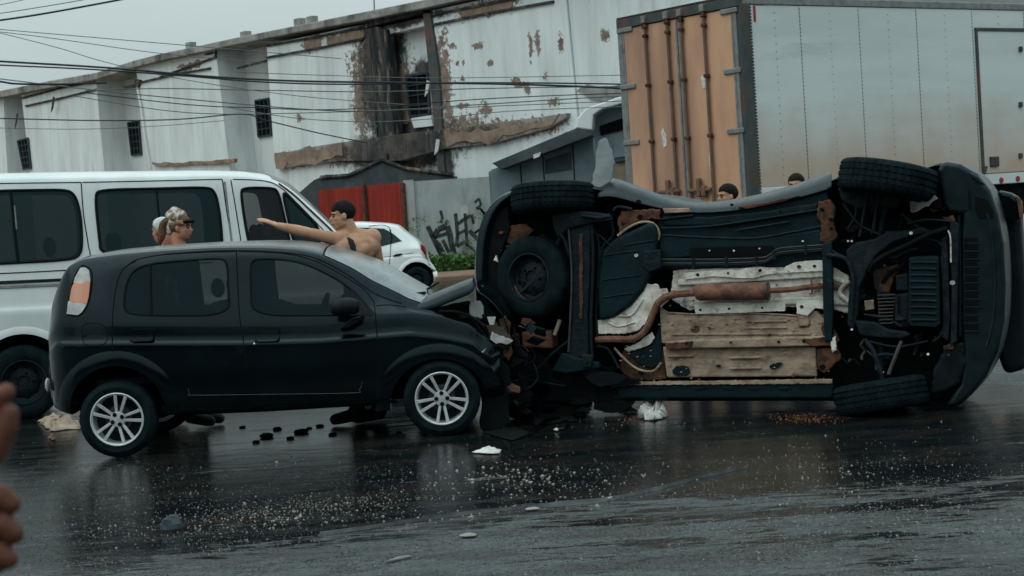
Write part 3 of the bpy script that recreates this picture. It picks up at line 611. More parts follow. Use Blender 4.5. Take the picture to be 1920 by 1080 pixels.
# ================================================================ CAR BODIES
class CarBody:
    """a body shell lofted from cross-sections; near side is -y"""
    def __init__(s, fr, hw, zb, zs, zr, zt, w, wr, yr=.66, px=True):
        s.fr = fr; s.hw = hw
        def cv(keys, y): return sorted([(lambda a: (a.x, a.z))(fr.q(u, v, y)) for u, v in keys]) if px else keys
        s.zb = cv(zb, -hw * .97); s.zs = cv(zs, -hw * .98); s.zr = cv(zr, -yr); s.zt = cv(zt, 0)
        X = lambda u: fr.q(u, 500, -hw).x if px else u
        s.w = [(X(u), a) for u, a in w]; s.wr = [(X(u), a) for u, a in wr]; s.X = X; s.crumple = None; s.sm = .02
    def section(s, x):
        zb, zs, zr, zt, w, wr = smk(s.zb, x, s.sm), smk(s.zs, x, s.sm), smk(s.zr, x, s.sm), smk(s.zt, x, s.sm), smk(s.w, x, .04), smk(s.wr, x, .04)
        zt = max(zt, zr + .004); h = zs - zb
        P = [(0, zb + .03), (w * .78, zb + .01), (w * .94, zb + .015), (w * .985, zb + .2 * h), (w * .998, zb + .46 * h), (w, zb + .66 * h), (w, zb + .775 * h), (w * .976, zb + .805 * h), (w * .966, zb + .90 * h), (w * .955, zs),
             (w * .955 * .5 + wr * .5, (zs + zr) / 2), (wr, zr), (wr * .93, zr + (zt - zr) * .45), (wr * .6, zr + (zt - zr) * .85), (0, zt)]
        for _ in range(2):
            o = [P[0]]
            for a, c in zip(P, P[1:]): o += [(a[0] * .75 + c[0] * .25, a[1] * .75 + c[1] * .25), (a[0] * .25 + c[0] * .75, a[1] * .25 + c[1] * .75)]
            P = o + [P[-1]]
        return P
    def S(s, x, z):
        P = s.section(x); best = 0
        for a, c in zip(P, P[1:]):
            if min(a[1], c[1]) <= z <= max(a[1], c[1]) and abs(c[1] - a[1]) > 1e-9:
                best = max(best, a[0] + (c[0] - a[0]) * (z - a[1]) / (c[1] - a[1]))
        if best == 0: best = P[len(P) * 2 // 3][0]
        return best
    def T(s, x, y):
        P = s.section(x); best = None; y = abs(y)
        for a, c in zip(P, P[1:]):
            if min(a[0], c[0]) <= y <= max(a[0], c[0]) and abs(a[0] - c[0]) > 1e-9:
                z = a[1] + (c[1] - a[1]) * (y - a[0]) / (c[0] - a[0]); best = z if best is None else max(best, z)
        return best if best is not None else P[-1][1]
    def shell(s, xs, name, mat, parent, wells=(), cuts=()):
        b = MB(); rings = []
        for x in xs:
            P = s.section(x); ring = [(x, -p[0], p[1]) for p in P] + [(x, p[0], p[1]) for p in P[-2:0:-1]]
            if s.crumple: ring = [s.crumple(Vector(p)) for p in ring]
            rings.append(ring)
        n = len(rings[0]); b.v = [Vector(p) for r in rings for p in r]
        b.f = [(i * n + k, (i + 1) * n + k, (i + 1) * n + (k + 1) % n, i * n + (k + 1) % n) for i in range(len(rings) - 1) for k in range(n)]
        b.f += [tuple(range(n)), tuple(range(len(rings) * n - 1, (len(rings) - 1) * n - 1, -1))]; b.mi = [0] * len(b.f)
        o = b.build(name, [mat, MT['rubber']], parent, weld=True)
        cut = MB()
        for (cx, cz, r) in wells:
            for y0 in (-1.3, .42):
                cut.prism([(cx + r * math.cos(a * PI / 24), cz + r * math.sin(a * PI / 24)) for a in range(48)], y0, .88)
        for P in cuts: cut.prism(P, -1.5, 3.0)
        if wells:
            cut.m = 1; cut.mi = [1] * len(cut.f)
            c = cut.build('cutter', [mat, MT['rubber']]); c.parent = parent; bpy.context.view_layer.update()
            md = o.modifiers.new('b', 'BOOLEAN'); md.object = c; md.operation = 'DIFFERENCE'; md.solver = 'EXACT'
            bpy.context.view_layer.update(); bake(o); bpy.data.objects.remove(c)
        o.data.shade_smooth()
        try: o.data.set_sharp_from_angle(angle=R(38))
        except Exception: pass
        return o
    def patch(s, pts, off, name, mat, parent, nx=28, nz=8, px=True, skirt=.012, rnd=0, y=None, far=False):
        """panel following the near side surface inside an x-monotone outline"""
        P = s.fr.pl(pts, -(y or s.hw)) if px else pts
        if rnd: P = roundpoly(P, it=rnd)
        x0 = min(p[0] for p in P) + 1e-4; x1 = max(p[0] for p in P) - 1e-4; b = MB(); n = len(P); vs = []
        for i in range(nx + 1):
            f = i / nx; f = .5 - .5 * math.cos(PI * f) if rnd or nx > 12 else f
            x = x0 + (x1 - x0) * f; zz = []
            for k in range(n):
                a, c = P[k], P[(k + 1) % n]
                if min(a[0], c[0]) <= x <= max(a[0], c[0]) and abs(a[0] - c[0]) > 1e-9: zz.append(a[1] + (c[1] - a[1]) * (x - a[0]) / (c[0] - a[0]))
            if not zz: zz = [P[0][1]]
            lo, hi = min(zz), max(zz)
            for j in range(nz + 1):
                z = lo + (hi - lo) * j / nz; vs.append(Vector((x, -s.S(x, z) - off, z)))
        m = nz + 1; fs = [(i * m + j, (i + 1) * m + j, (i + 1) * m + j + 1, i * m + j + 1) for i in range(nx) for j in range(nz)]
        rim = [j for j in range(m)] + [i * m + m - 1 for i in range(1, nx + 1)] + [nx * m + j for j in range(m - 2, -1, -1)] + [i * m for i in range(nx - 1, 0, -1)]
        k = len(vs); vs += [vs[r] + Vector((0, skirt + off, 0)) for r in rim]; q = len(rim)
        fs += [(rim[a], rim[(a + 1) % q], k + (a + 1) % q, k + a) for a in range(q)]
        b.add(vs, fs); o = b.build(name, mat, parent, smooth=True, ang=50, weld=True)
        if far:
            b2 = MB(); b2.add([(p.x, -p.y, p.z) for p in vs], [f[::-1] for f in fs]); b2.build(name, mat, parent, smooth=True, ang=50, weld=True)
        return o
    def line(s, pts, r, name, mat, parent, px=True, off=0, b=None, n=6, closed=False):
        P = s.fr.pl(pts, -s.hw) if px else pts
        P = smoothpts([Vector((p[0], p[1], 0)) for p in (P + [P[0]] if closed else P)], 5)
        Q = [Vector((p.x, -s.S(p.x, p.y) - off, p.y)) for p in P]
        bb = b or MB(); bb.tube(Q, r, n)
        return None if b else bb.build(name, mat, parent, smooth=True)
    def flare(s, c, r0, r1, a0, a1, h, name, mat, parent, squash=1.0):
        b = MB(); na, nr = 40, 7; vs = []
        for i in range(na + 1):
            a = R(a0 + (a1 - a0) * i / na)
            for j in range(nr + 1):
                r = r0 + (r1 - r0) * j / nr; x = c[0] + r * math.cos(a); z = c[1] + r * math.sin(a) * squash
                o = h * (1 - (j / nr) ** 2.2) + .001; vs.append((x, -s.S(x, max(z, .22)) - o, z))
            # lip turned into the wheel housing
            vs.append((c[0] + r0 * math.cos(a), -s.S(c[0] + r0 * math.cos(a), max(c[1] + r0 * math.sin(a), .22)) + .06, c[1] + r0 * math.sin(a) * squash))
        m = nr + 2; fs = []
        for i in range(na):
            for j in range(nr): fs.append((i * m + j, (i + 1) * m + j, (i + 1) * m + j + 1, i * m + j + 1))
            fs.append((i * m, i * m + nr + 1, (i + 1) * m + nr + 1, (i + 1) * m))
        b.add(vs, fs); return b.build(name, mat, parent, smooth=True, ang=60)

def tyre_mb(Rr, w, rim, n=120, nd=.002):
    h = w / 2; P = [(rim - .012, -h + .03), (rim, -h + .008), (rim + .012, -h), (rim + (Rr - rim) * .5, -h - .004), (Rr - .03, -h + .004), (Rr - .012, -h + .014, 2, nd), (Rr - .003, -h + .030, 2, nd)]
    ribs = [-.58, -.2, .2, .58]; e = .006; last = -h + .034
    for k, y in enumerate(ribs):
        yc = y * h
        P += [(Rr - .001 + .004 * (1 - (yc / h) ** 2), yc - e - .001, 2, nd), (Rr - .010, yc - e), (Rr - .010, yc + e), (Rr - .001 + .004 * (1 - (yc / h) ** 2), yc + e + .001, 2, nd)]
    P += [(Rr - .003, h - .030, 2, nd), (Rr - .012, h - .014, 2, nd), (Rr - .03, h - .004), (rim + (Rr - rim) * .5, h + .004), (rim + .012, h), (rim, h - .008), (rim - .012, h - .03)]
    b = MB(); b.lathe(P, n, Matrix.Identity(4)); return b
def place(o, c, rot=None):
    o.location = c
    if rot is not None: o.rotation_euler = rot
def wheel(parent, c, Rr, w, rim, style='steel', rot=(0, 0, 0), mt=None, nd=.002):
    """faces local -y; drum carries tyre and rim"""
    b = MB(); b.lathe([(0, -.02), (rim * .5, -.02), (rim * .52, .05), (0, .05)], 24, Matrix.Identity(4))
    wh = b.build('wheel', MT['steel'], parent, smooth=True); place(wh, c, rot)
    ty = tyre_mb(Rr, w, rim, 160, nd).build('tyre', MT['tyre'], wh, smooth=True, ang=30)
    h = w / 2; b = MB()
    if style == 'alloy':
        b.lathe([(rim, -h + .004), (rim + .002, -h - .004), (rim - .006, -h - .008), (rim - .016, -h + .002), (rim - .02, -h + .03), (rim - .03, h - .02), (rim, h)], 64, Matrix.Identity(4))
        for k in range(5):
            for sg in (-1, 1):
                a = 2 * PI * k / 5 + PI / 2 + .1; 
                def pt(r, off): return (r * math.cos(a) - off * math.sin(a), r * math.sin(a) + off * math.cos(a))
                o0, o1, t0, t1 = .014 * sg, .040 * sg, .0095, .0125
                q = [pt(.045, o0 - t0), pt(rim - .012, o1 - t1), pt(rim - .012, o1 + t1), pt(.045, o0 + t0)]
                vs = [(q[0][0], -h + .014, q[0][1]), (q[1][0], -h - .002, q[1][1]), (q[2][0], -h - .002, q[2][1]), (q[3][0], -h + .014, q[3][1])]
                vs += [(p[0], p[1] + .022, p[2]) for p in vs]
                b.add(vs, [(0, 1, 2, 3), (7, 6, 5, 4), (0, 4, 5, 1), (1, 5, 6, 2), (2, 6, 7, 3), (3, 7, 4, 0)])
        b.lathe([(0, -h + .006), (.03, -h + .007), (.055, -h + .010), (.060, -h + .03), (.05, -h + .05)], 30, Matrix.Identity(4))
        b.build('rim', MT['alloy'], wh, smooth=True, ang=30, bevel=.002)
        b = MB()
        for k in range(4):
            a = PI / 2 * k + .75; b.ball((.040 * math.cos(a), -h + .004, .040 * math.sin(a)), (.016, .010, .016), 10)
        b.build('wheel_bolt', MT['gap'], wh, smooth=True)
        b = MB(); b.lathe([(0, h * .2), (rim - .02, h * .2), (rim - .02, h * .3)], 30, Matrix.Identity(4)); b.build('brake_disc', MT['under'], wh)
    else:
        m = mt or MT['under']
        b.lathe([(rim, -h + .01), (rim + .004, -h), (rim - .008, -h - .002), (rim - .02, -h + .02), (rim - .028, -h + .06), (rim * .72, -h + .075), (rim * .55, -h + .05), (rim * .30, -h + .045), (rim * .28, -h + .06), (0, -h + .06)], 48, Matrix.Identity(4))
        b.build('rim', m, wh, smooth=True, ang=40)
        b = MB()
        for k in range(5): a = 2 * PI * k / 5; b.ball((rim * .42 * math.cos(a), -h + .045, rim * .42 * math.sin(a)), (.012, .012, .012), 8)
        for k in range(9): a = 2 * PI * k / 9; b.ball((rim * .68 * math.cos(a), -h + .066, rim * .68 * math.sin(a)), (.02, .008, .02), 8)
        b.build('wheel_bolt', MT['gap'], wh, smooth=True)
    return wh

# ---------------------------------------------------------------- the black hatchback
HW = .82
FU = Frame(atY(520, 850, 12.84 + HW).x, 12.84 + HW, 0)
uno = thing('black_hatchback', 'black five-door hatchback with silver alloy wheels and crushed, folded bonnet', 'car', FU)
U = CarBody(FU, HW,
    zb=[(46, 752), (78, 776), (132, 786), (300, 784), (384, 782), (486, 778), (753, 762), (905, 752), (935, 745)],
    zs=[(50, 715), (57, 690), (66, 655), (78, 628), (97, 606), (190, 603), (443, 604), (600, 601), (700, 592), (766, 586), (830, 596), (880, 610), (935, 650)],
    zr=[(50, 708), (57, 684), (65, 645), (76, 612), (90, 575), (106, 535), (123, 503), (155, 489), (222, 481), (300, 474), (380, 469), (435, 468), (500, 470), (560, 476), (600, 486), (660, 518), (700, 548), (753, 570), (766, 577), (830, 588), (880, 604), (935, 645)],
    zt=[(87, 704), (92, 676), (99, 630), (108, 600), (122, 560), (137, 524), (152, 495), (184, 476), (238, 467), (315, 460), (413, 454), (500, 451), (560, 451), (600, 455), (646, 466), (710, 487), (753, 510), (812, 545), (830, 563), (850, 588), (900, 600), (935, 640)],
    w=[(44, .28), (53, .47), (67, .62), (92, .73), (130, .78), (189, .81), (260, .82), (780, .82), (880, .80), (935, .74)],
    wr=[(44, .25), (67, .52), (94, .59), (130, .62), (200, .64), (435, .64), (560, .64), (640, .66), (700, .695), (753, .73), (820, .75), (935, .7)])
us = [44, 46, 48, 50, 53, 56, 59, 62, 64, 67, 70, 73, 76, 80, 84, 88, 92, 95, 98, 102, 106, 111, 117, 123, 129, 135, 141, 147, 154, 162, 171] + list(range(180, 760, 9)) + list(range(760, 936, 6))
xc_r = FU.q(218, 776, -HW); xc_f = FU.q(824, 762, -HW)
xmax = U.X(880)
def cr(p):
    if p.x > xmax:
        k = min(1, (p.x - xmax) / .18); n = noise.noise_vector(p * 7.3); p = p + Vector((n.x * .05 - .03, n.y * .06, n.z * .07)) * k
    return p
U.crumple = cr
RW = [(229, 575), (228, 560), (231, 532), (241, 511), (262, 499), (300, 493), (401, 486), (414, 489), (420, 500), (424, 545), (427, 591), (298, 592), (243, 589), (233, 583)]
FWN = [(465, 500), (468, 491), (478, 487), (525, 488), (564, 495), (605, 513), (647, 536), (672, 558), (690, 580), (692, 590), (600, 591), (473, 591), (467, 545)]
U.shell([U.X(u) for u in us], 'body', MT['paint'], uno, [(xc_r.x, xc_r.z, .365), (xc_f.x, xc_f.z, .365)], [roundpoly(FU.pl(P, -HW), it=1) for P in (RW, FWN)])
for c0, nm in ((FU.q(220, 787, -HW), 0), (FU.q(829, 757, -HW), 1)):
    for sy in (-1, 1):
        rt = (0, 0, 0 if sy < 0 else PI)
        wheel(uno, (c0.x, sy * (HW - .075), .281), .281, .165, .196, 'alloy', (0, .3 if not nm else .75, rt[2]))
U.flare((xc_r.x, xc_r.z), .362, .475, -4, 174, .017, 'arch_flare', MT['paint'], uno, .97)
U.flare((xc_f.x, xc_f.z), .362, .475, 16, 182, .017, 'arch_flare', MT['paint'], uno, .97)
# glass with rubber surround, sunk seams, handles
def grow(P, d):
    cx = sum(p[0] for p in P) / len(P); cy = sum(p[1] for p in P) / len(P)
    return [(p[0] + d * (1 if p[0] > cx else -1), p[1] + d * (1 if p[1] > cy else -1)) for p in P]
for P in (RW, FWN):
    Q = roundpoly(FU.pl(grow(P, .6), -HW), it=2); Q = smoothpts([Vector((p[0], -U.S(p[0], p[1]) - .001, p[1])) for p in Q], 2, True); b = MB(); b.tube(Q + [Q[0]], .009, 6); b.build('window_seal', MT['rubber'], uno, smooth=True)
    U.patch(P, .001, 'side_window', MT['glass'], uno, 40, 8, rnd=1, far=True, skirt=.003)
for x, rr in ((FU.q(395, 560, 0).x, 1), (FU.q(560, 560, 0).x, 0)):
    for y in (-.36, .36):
        b = MB(); b.bb(x - .42 - .07, x - .42 + .07, y - .22, y + .22, .55, 1.08); b.v = [Vector((p.x - (p.z - .55) * .22, p.y, p.z)) for p in b.v]; st = b.build('seat', MT['cloth'], uno, bevel=.04, seg=3)
        b = MB(); b.ball((x - .56, y, 1.18), (.05, .12, .075), 14); b.build('headrest', MT['cloth'], st, smooth=True)
b = MB(); b.bb(FU.q(210, 560, 0).x, FU.q(690, 560, 0).x, -.70, .70, .52, .57); b.build('cabin_floor', MT['rubber'], uno)
b = MB(); b.bb(FU.q(640, 560, 0).x, FU.q(720, 560, 0).x, -.66, .66, .75, .93); b.build('dashboard', MT['rubber'], uno, bevel=.05)
b = MB(); c = FU.q(612, 560, 0); b.tube([(c.x + .05 * math.sin(a * PI / 10), -.36 + .18 * math.cos(a * PI / 10), .93 + .15 * math.sin(a * PI / 10)) for a in range(21)], .014, 6); b.build('steering_wheel', MT['rubber'], uno, smooth=True)
U.line([(273, 497), (277, 545), (281, 591)], .010, 'window_divider', MT['rubber'], uno, off=.004)
U.patch([(652, 541), (672, 555), (700, 586), (698, 592), (654, 592)], .009, 'mirror_sail', MT['trim'], uno, 10, 4)
sm = MB()
U.line([(247, 491), (230, 499), (219, 512), (213, 530), (209, 560), (208, 600), (210, 650), (216, 664), (232, 676), (258, 686), (273, 695)], .0042, '', None, None, b=sm)
U.line([(228, 501), (247, 488), (294, 479), (360, 474), (436, 472)], .0042, '', None, None, b=sm)
U.line([(436, 472), (441, 530), (447, 592), (456, 640), (462, 680), (465, 742), (466, 768)], .0045, '', None, None, b=sm)
U.line([(440, 472), (500, 474), (545, 479), (590, 492), (640, 518), (680, 544), (700, 568)], .0042, '', None, None, b=sm)
U.line([(700, 568), (704, 600), (709, 650), (713, 690), (708, 735), (698, 764)], .0042, '', None, None, b=sm)
U.line([(704, 574), (730, 573), (760, 577)], .004, '', None, None, b=sm)
U.line([(98, 650), (116, 660), (128, 672), (134, 690)], .003, '', None, None, b=sm); U.line([(93, 756), (118, 758), (141, 757)], .003, '', None, None, b=sm)
fd = roundpoly([(150, 606), (198, 608), (201, 648), (158, 650), (149, 632)], it=2); U.line(fd, .0032, '', None, None, b=sm, closed=True)
sm.build('panel_seam', MT['gap'], uno, smooth=True)
U.line([(300, 478), (380, 472.5), (436, 471), (500, 473), (560, 479), (600, 491), (650, 518), (700, 552), (752, 571)], .007, 'roof_gutter', MT['rubber'], uno, off=-.003)
for a, c in ((245, 288), (479.5, 523)):
    h = U.patch([(a, 623), (a + 3, 619), (c - 3, 618), (c, 622), (c, 634), (c - 4, 639), (a + 4, 640), (a, 636)], .030, 'door_handle', MT['paint'], uno, 14, 5, skirt=.02)
    U.patch([(a - 2, 616), (c + 2, 615), (c + 2, 640), (a - 2, 642)], .0015, 'handle_recess', MT['gap'], uno, 8, 4)
q = FU.q(477, 645, -HW); b = MB(); b.ball((q.x, -U.S(q.x, q.z) - .002, q.z), (.011, .008, .011), 10); b.build('door_lock', MT['chrome'], uno, smooth=True)
q = FU.q(156, 630, -HW); b = MB(); b.ball((q.x, -U.S(q.x, q.z), q.z), (.018, .006, .01), 8); b.build('filler_pull', MT['gap'], uno, smooth=True)
U.patch([(352, 697), (358, 693), (672, 690), (680, 696), (680, 720), (675, 732), (660, 738), (362, 741), (354, 735)], .012, 'side_moulding', MT['paint'], uno, 30, 5)
U.line([(353, 728), (356, 738), (364, 741), (500, 739.5), (660, 737), (674, 731), (680, 716)], .0028, 'moulding_strip', MT['steel'], uno, off=.015)
U.patch([(300, 762), (386, 766), (500, 762), (740, 750), (745, 757), (640, 766), (384, 776), (300, 778)], .006, 'sill_cover', MT['trim'], uno, 20, 4)
# tail lamp in three lenses
U.patch([(129, 524), (140, 503), (150, 503), (159, 510), (161, 527), (146, 533), (128, 532)], .012, 'tail_lamp', MT['lensw'], uno, 12, 6)
U.patch([(124, 545), (128, 532), (146, 533), (161, 527), (161.5, 548), (157, 572), (148, 569), (122, 566)], .014, 'tail_lamp', MT['lenso'], uno, 12, 8)
U.patch([(118, 590), (119.6, 566), (148, 569), (157, 572), (149, 586), (141, 592)], .012, 'tail_lamp', MT['lensw'], uno, 12, 6)
U.line([(118, 592), (119, 566), (128, 522), (140, 501), (150, 501), (161, 510), (164, 530), (163, 552), (158, 574), (149, 589), (140, 594), (118, 592)], .006, 'lamp_seal', MT['rubber'], uno)
b = MB(); q = FU.q(90, 722, -.52); b.ball(q, (.02, .05, .055), 10); b.build('rear_reflector', MT['lensw'], uno, smooth=True)
# windscreen
def screen(body, x0, x1, inset, off, name, mat, parent, nx=24, ny=18):
    b = MB(); vs = []
    for i in range(nx + 1):
        x = x0 + (x1 - x0) * i / nx; w = smk(body.wr, x, .04) - inset
        for j in range(ny + 1):
            y = -w + 2 * w * j / ny; z = body.T(x, y); z2 = body.T(x + .01, y); nrm = Vector((-(z2 - z) / .01, 0, 1)).normalized()
            vs.append(Vector((x, y, z)) + nrm * off)
    m = ny + 1; b.add(vs, [(i * m + j, (i + 1) * m + j, (i + 1) * m + j + 1, i * m + j + 1) for i in range(nx) for j in range(ny)])
    return b.build(name, mat, parent, smooth=True)
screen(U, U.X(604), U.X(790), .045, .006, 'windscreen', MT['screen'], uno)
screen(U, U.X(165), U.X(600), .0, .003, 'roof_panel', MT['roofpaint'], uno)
b = MB(); x = U.X(602); b.tube([(x, y, U.T(x, y) + .002) for y in [-.6 + .06 * k for k in range(21)]], .006, 6); b.build('screen_seal', MT['gap'], uno)
b = MB()
b.tube([FU.q(750, 560, -.62), FU.q(768, 553, -.6), FU.q(797, 549, -.5)], .012, 6); b.tube([FU.q(770, 549, -.35), FU.q(800, 543, -.2), FU.q(822, 530, 0)], .009, 6)
b.tube([FU.q(744, 562, -.66), FU.q(775, 560, -.5), FU.q(800, 552, -.4)], .008, 6); b.ball(FU.q(772, 553, -.58), (.04, .03, .012), 8)
b.build('wiper', MT['rubber'], uno, smooth=True)
# door mirror
b = MB(); c = FU.q(646, 576, -HW - .16); b.ball(c, (.10, .075, .068), 20); o = b.build('door_mirror', MT['trim'], uno, smooth=True)
for vtx in o.data.vertices:
    p = vtx.co - c; vtx.co.z = c.z + max(-.055, min(.068, p.z * (1.08 - .8 * (p.x > 0) * p.x))); vtx.co.x = c.x + max(-.095, min(.105, p.x * 1.25))
o.data.shade_smooth()
b = MB(); b.prism([(lambda a: (a.x, a.z))(FU.q(*k, -HW - .02)) for k in [(662, 596), (678, 592), (676, 602), (655, 614), (636, 616), (645, 608)]], -HW - .10, .14); b.build('mirror_arm', MT['trim'], o, bevel=.01)
# folded bonnet
def sheet(rows, name, mat, parent, thick=.006, crump=.0, seed=0, sub=1):
    b = MB(); n = len(rows[0]); vs = []
    for r in rows:
        for p in r:
            p = Vector(p); vs.append(p + noise.noise_vector(p * 9 + Vector((seed, 0, 0))) * crump)
    b.add(vs, [(i * n + k, i * n + k + 1, (i + 1) * n + k + 1, (i + 1) * n + k) for i in range(len(rows) - 1) for k in range(n - 1)])
    return b.build(name, mat, parent, smooth=True, solid=thick, sub=sub, ang=60)
rows = [[FU.q(u, v + dv, y) for u, v, in [(767, 577), (795, 566), (828, 552), (862, 538), (890, 527)]] for y, dv in ((-.75, 6), (-.72, 0), (-.62, -6), (-.3, -8), (.1, -6), (.5, 0), (.62, 5))]
rows[0] = [FU.q(u, v, -.73) for u, v in [(772, 582), (800, 586), (835, 572), (865, 559), (893, 549)]]
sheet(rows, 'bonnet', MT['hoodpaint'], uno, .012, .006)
rows = [[FU.q(u, v, y) for u, v in pts] for y, pts in ((-.68, [(888, 547), (905, 552), (925, 574), (944, 600), (957, 640), (950, 672)]), (-.5, [(886, 524), (908, 530), (935, 552), (958, 588), (975, 625), (968, 665)]), (0, [(888, 519), (912, 527), (940, 548), (965, 590), (978, 630), (975, 660)]), (.5, [(890, 525), (912, 534), (936, 556), (960, 600), (970, 640), (965, 660)]))]
sheet(rows, 'bonnet_nose', MT['paint'], uno, .012, .03, 5)
def shard(name, pts, y, t, mat, parent, fr=FU, bev=.003, back=.9, j=0):
    P = fr.pl(pts, y)
    if j: P = jag(P, j, j * 3)
    b = MB(); b.prism(P, y, t, back); return b.build(name, mat, parent, bevel=bev)
shard('engine_block', [(800, 590), (838, 575), (905, 570), (930, 600), (935, 700), (880, 690), (800, 640)], -.5, .9, MT['rubber'], uno)
shard('washer_bottle', [(879, 570), (888, 564), (901, 563), (907, 574), (908, 592), (903, 600), (895, 596), (884, 597), (880, 588)], -.66, .08, MT['wallgrey'], uno, bev=.012)
shard('headlamp_glass', [(913, 594), (930, 594), (926, 610), (918, 609)], -.78, .03, MT['lensw'], uno)
shard('headlamp_glass', [(922, 622), (940, 630), (962, 638), (955, 645), (930, 645), (918, 636)], -.76, .05, MT['lensw'], uno, j=.006)
shard('headlamp', [(912, 612), (925, 602), (948, 622), (962, 640), (950, 652), (920, 650)], -.70, .14, MT['steel'], uno, j=.01)
shard('rusty_bumper_bar', [(936, 600), (946, 592), (958, 604), (956, 632), (960, 660), (953, 678), (942, 662), (946, 636), (936, 620)], -.66, .05, MT['rust'], uno, j=.008)
shard('headlamp_glass', [(902, 660), (908, 656), (912, 652), (906, 662)], -.8, .02, MT['lensw'], uno)
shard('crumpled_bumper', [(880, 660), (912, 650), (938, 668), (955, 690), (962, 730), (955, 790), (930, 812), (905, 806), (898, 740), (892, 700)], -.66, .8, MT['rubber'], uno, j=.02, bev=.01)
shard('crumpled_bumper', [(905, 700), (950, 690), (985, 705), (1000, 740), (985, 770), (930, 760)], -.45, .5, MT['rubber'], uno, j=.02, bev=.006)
shard('torn_fender', [(896, 560), (910, 556), (928, 590), (936, 640), (946, 700), (930, 690), (915, 640), (902, 600)], -.60, .02, MT['paint'], uno, j=.01)
shard('grille_slat', [(948, 640), (975, 652), (996, 668), (994, 674), (960, 660)], -.5, .05, MT['trim'], uno, j=.006)
shard('grille_slat', [(930, 680), (965, 668), (985, 676), (960, 690)], -.55, .04, MT['trim'], uno, j=.006)
b = MB()
for pts in ([(800, 588), (840, 584), (880, 592), (910, 612)], [(850, 580), (870, 590), (893, 608), (915, 640)], [(905, 590), (925, 620), (930, 660)], [(820, 580), (850, 572), (880, 566)]):
    b.tube(smoothpts([FU.q(u, v, -.7 + .05 * math.sin(u)) for u, v in pts], 4), .011, 6)
b.build('engine_hose', MT['rubber'], uno, smooth=True)
U.patch([(858, 592), (868, 590), (876, 594), (866, 599)], .002, 'bonnet_stop', MT['gap'], uno, 6, 3)

# torn and folded scraps where the nose was crushed
rnd = random.Random(21)
for k in range(46):
    u = rnd.uniform(885, 1010); v = rnd.uniform(600, 800); y = rnd.uniform(-.74, -.2); r = rnd.uniform(7, 24)
    if u < 915 and v > 690: continue
    n = rnd.choice((4, 5, 6)); a0 = rnd.random() * 6; st = rnd.uniform(.25, .9)
    pts = [(u + r * math.cos(a0 + 6.28 * i / n) * rnd.uniform(.5, 1.2), v + r * st * math.sin(a0 + 6.28 * i / n) * rnd.uniform(.5, 1.3)) for i in range(n)]
    m = rnd.choice(('paint', 'rubber', 'rubber', 'trim', 'paint', 'rubber', 'trim')); m = 'rust' if k % 17 == 3 else m
    P = FU.pl(pts, y); P = jag(P, .004, .03); b = MB(); b.prism(P, y, rnd.uniform(.006, .03)); q = FU.q(u, v, y); ro = Matrix.Rotation(rnd.uniform(-1, 1), 3, 'Z') @ Matrix.Rotation(rnd.uniform(-.7, .7), 3, 'X')
    b.v = [q + ro @ (p - q) for p in b.v]; b.build('torn_scrap', MT[m], uno)
for k in range(14):
    u = rnd.uniform(890, 1000); v = rnd.uniform(590, 700); P = [FU.q(u + rnd.uniform(-14, 14) * i, v + 16 * i + rnd.uniform(-8, 8), -.7 + rnd.uniform(0, .3)) for i in range(5)]
    b = MB(); b.tube(smoothpts(P, 4), rnd.uniform(.004, .009), 5); b.build('loose_wire', MT['rubber'], uno, smooth=True)
# ================================================================ THE CAR LYING ON ITS SIDE
FV = Frame(atY(1350, 560, 13.0).x, 13.0, -20)
suv = thing('overturned_car', 'dark car lying on its side with its rusty, muddy underside and exhaust showing', 'car', FV)
OUT = [(893, 520), (893, 470), (900, 425), (913, 395), (930, 374), (955, 360), (1000, 350), (1070, 344), (1130, 352), (1150, 354), (1215, 380), (1262, 396), (1310, 402), (1360, 398), (1420, 387), (1480, 371), (1540, 348), (1580, 328), (1640, 318),
       (1700, 316), (1740, 312), (1768, 304), (1800, 308), (1832, 326), (1856, 356), (1872, 400), (1882, 455), (1886, 530), (1884, 600), (1872, 660), (1850, 706), (1822, 740), (1796, 762), (1760, 768), (1700, 766), (1560, 752), (1400, 752), (1250, 752), (1120, 752), (1040, 756), (980, 750), (935, 730), (912, 690), (900, 640), (895, 580)]
PO = FV.pl(OUT, .1)
PO = [(x, max(z, .025)) for x, z in PO]
cx = sum(p[0] for p in PO) / len(PO); cz = .9
PS = [(p.x, p.y) for p in smoothpts([Vector((p[0], p[1], 0)) for p in PO], 3, True)]
b = MB(); LAY = [(.34, .90, .93), (.12, .95, .965), (.03, .975, .975), (.04, .99, .99), (.10, 1, 1), (.45, 1.005, 1.0), (.85, .995, .985), (1.05, .93, .93), (1.45, .60, .84), (1.62, .52, .78)]
n = len(PS); vs = []
for y, sx, sz in LAY:
    for x, z in PS: vs.append((cx + (x - cx) * sx, y, max(.012, cz + (z - cz) * sz)))
b.add(vs, [(i * n + k, i * n + (k + 1) % n, (i + 1) * n + (k + 1) % n, (i + 1) * n + k) for i in range(len(LAY) - 1) for k in range(n)] + [tuple(range((len(LAY) - 1) * n, len(LAY) * n))])
b.build('body', MT['hoodpaint'], suv, smooth=True, ang=50)
def S_(name, pts, y, t=.03, mat='under', bev=.006, rnd=0, j=0, par=None, back=1.0, seg=2):
    P = FV.pl(pts, y)
    if rnd: P = roundpoly(P, it=rnd)
    if j: P = jag(P, j, j * 4)
    b = MB(); b.prism(P, y, t, back); return b.build(name, MT[mat] if isinstance(mat, str) else mat, par or suv, bevel=bev, seg=seg)
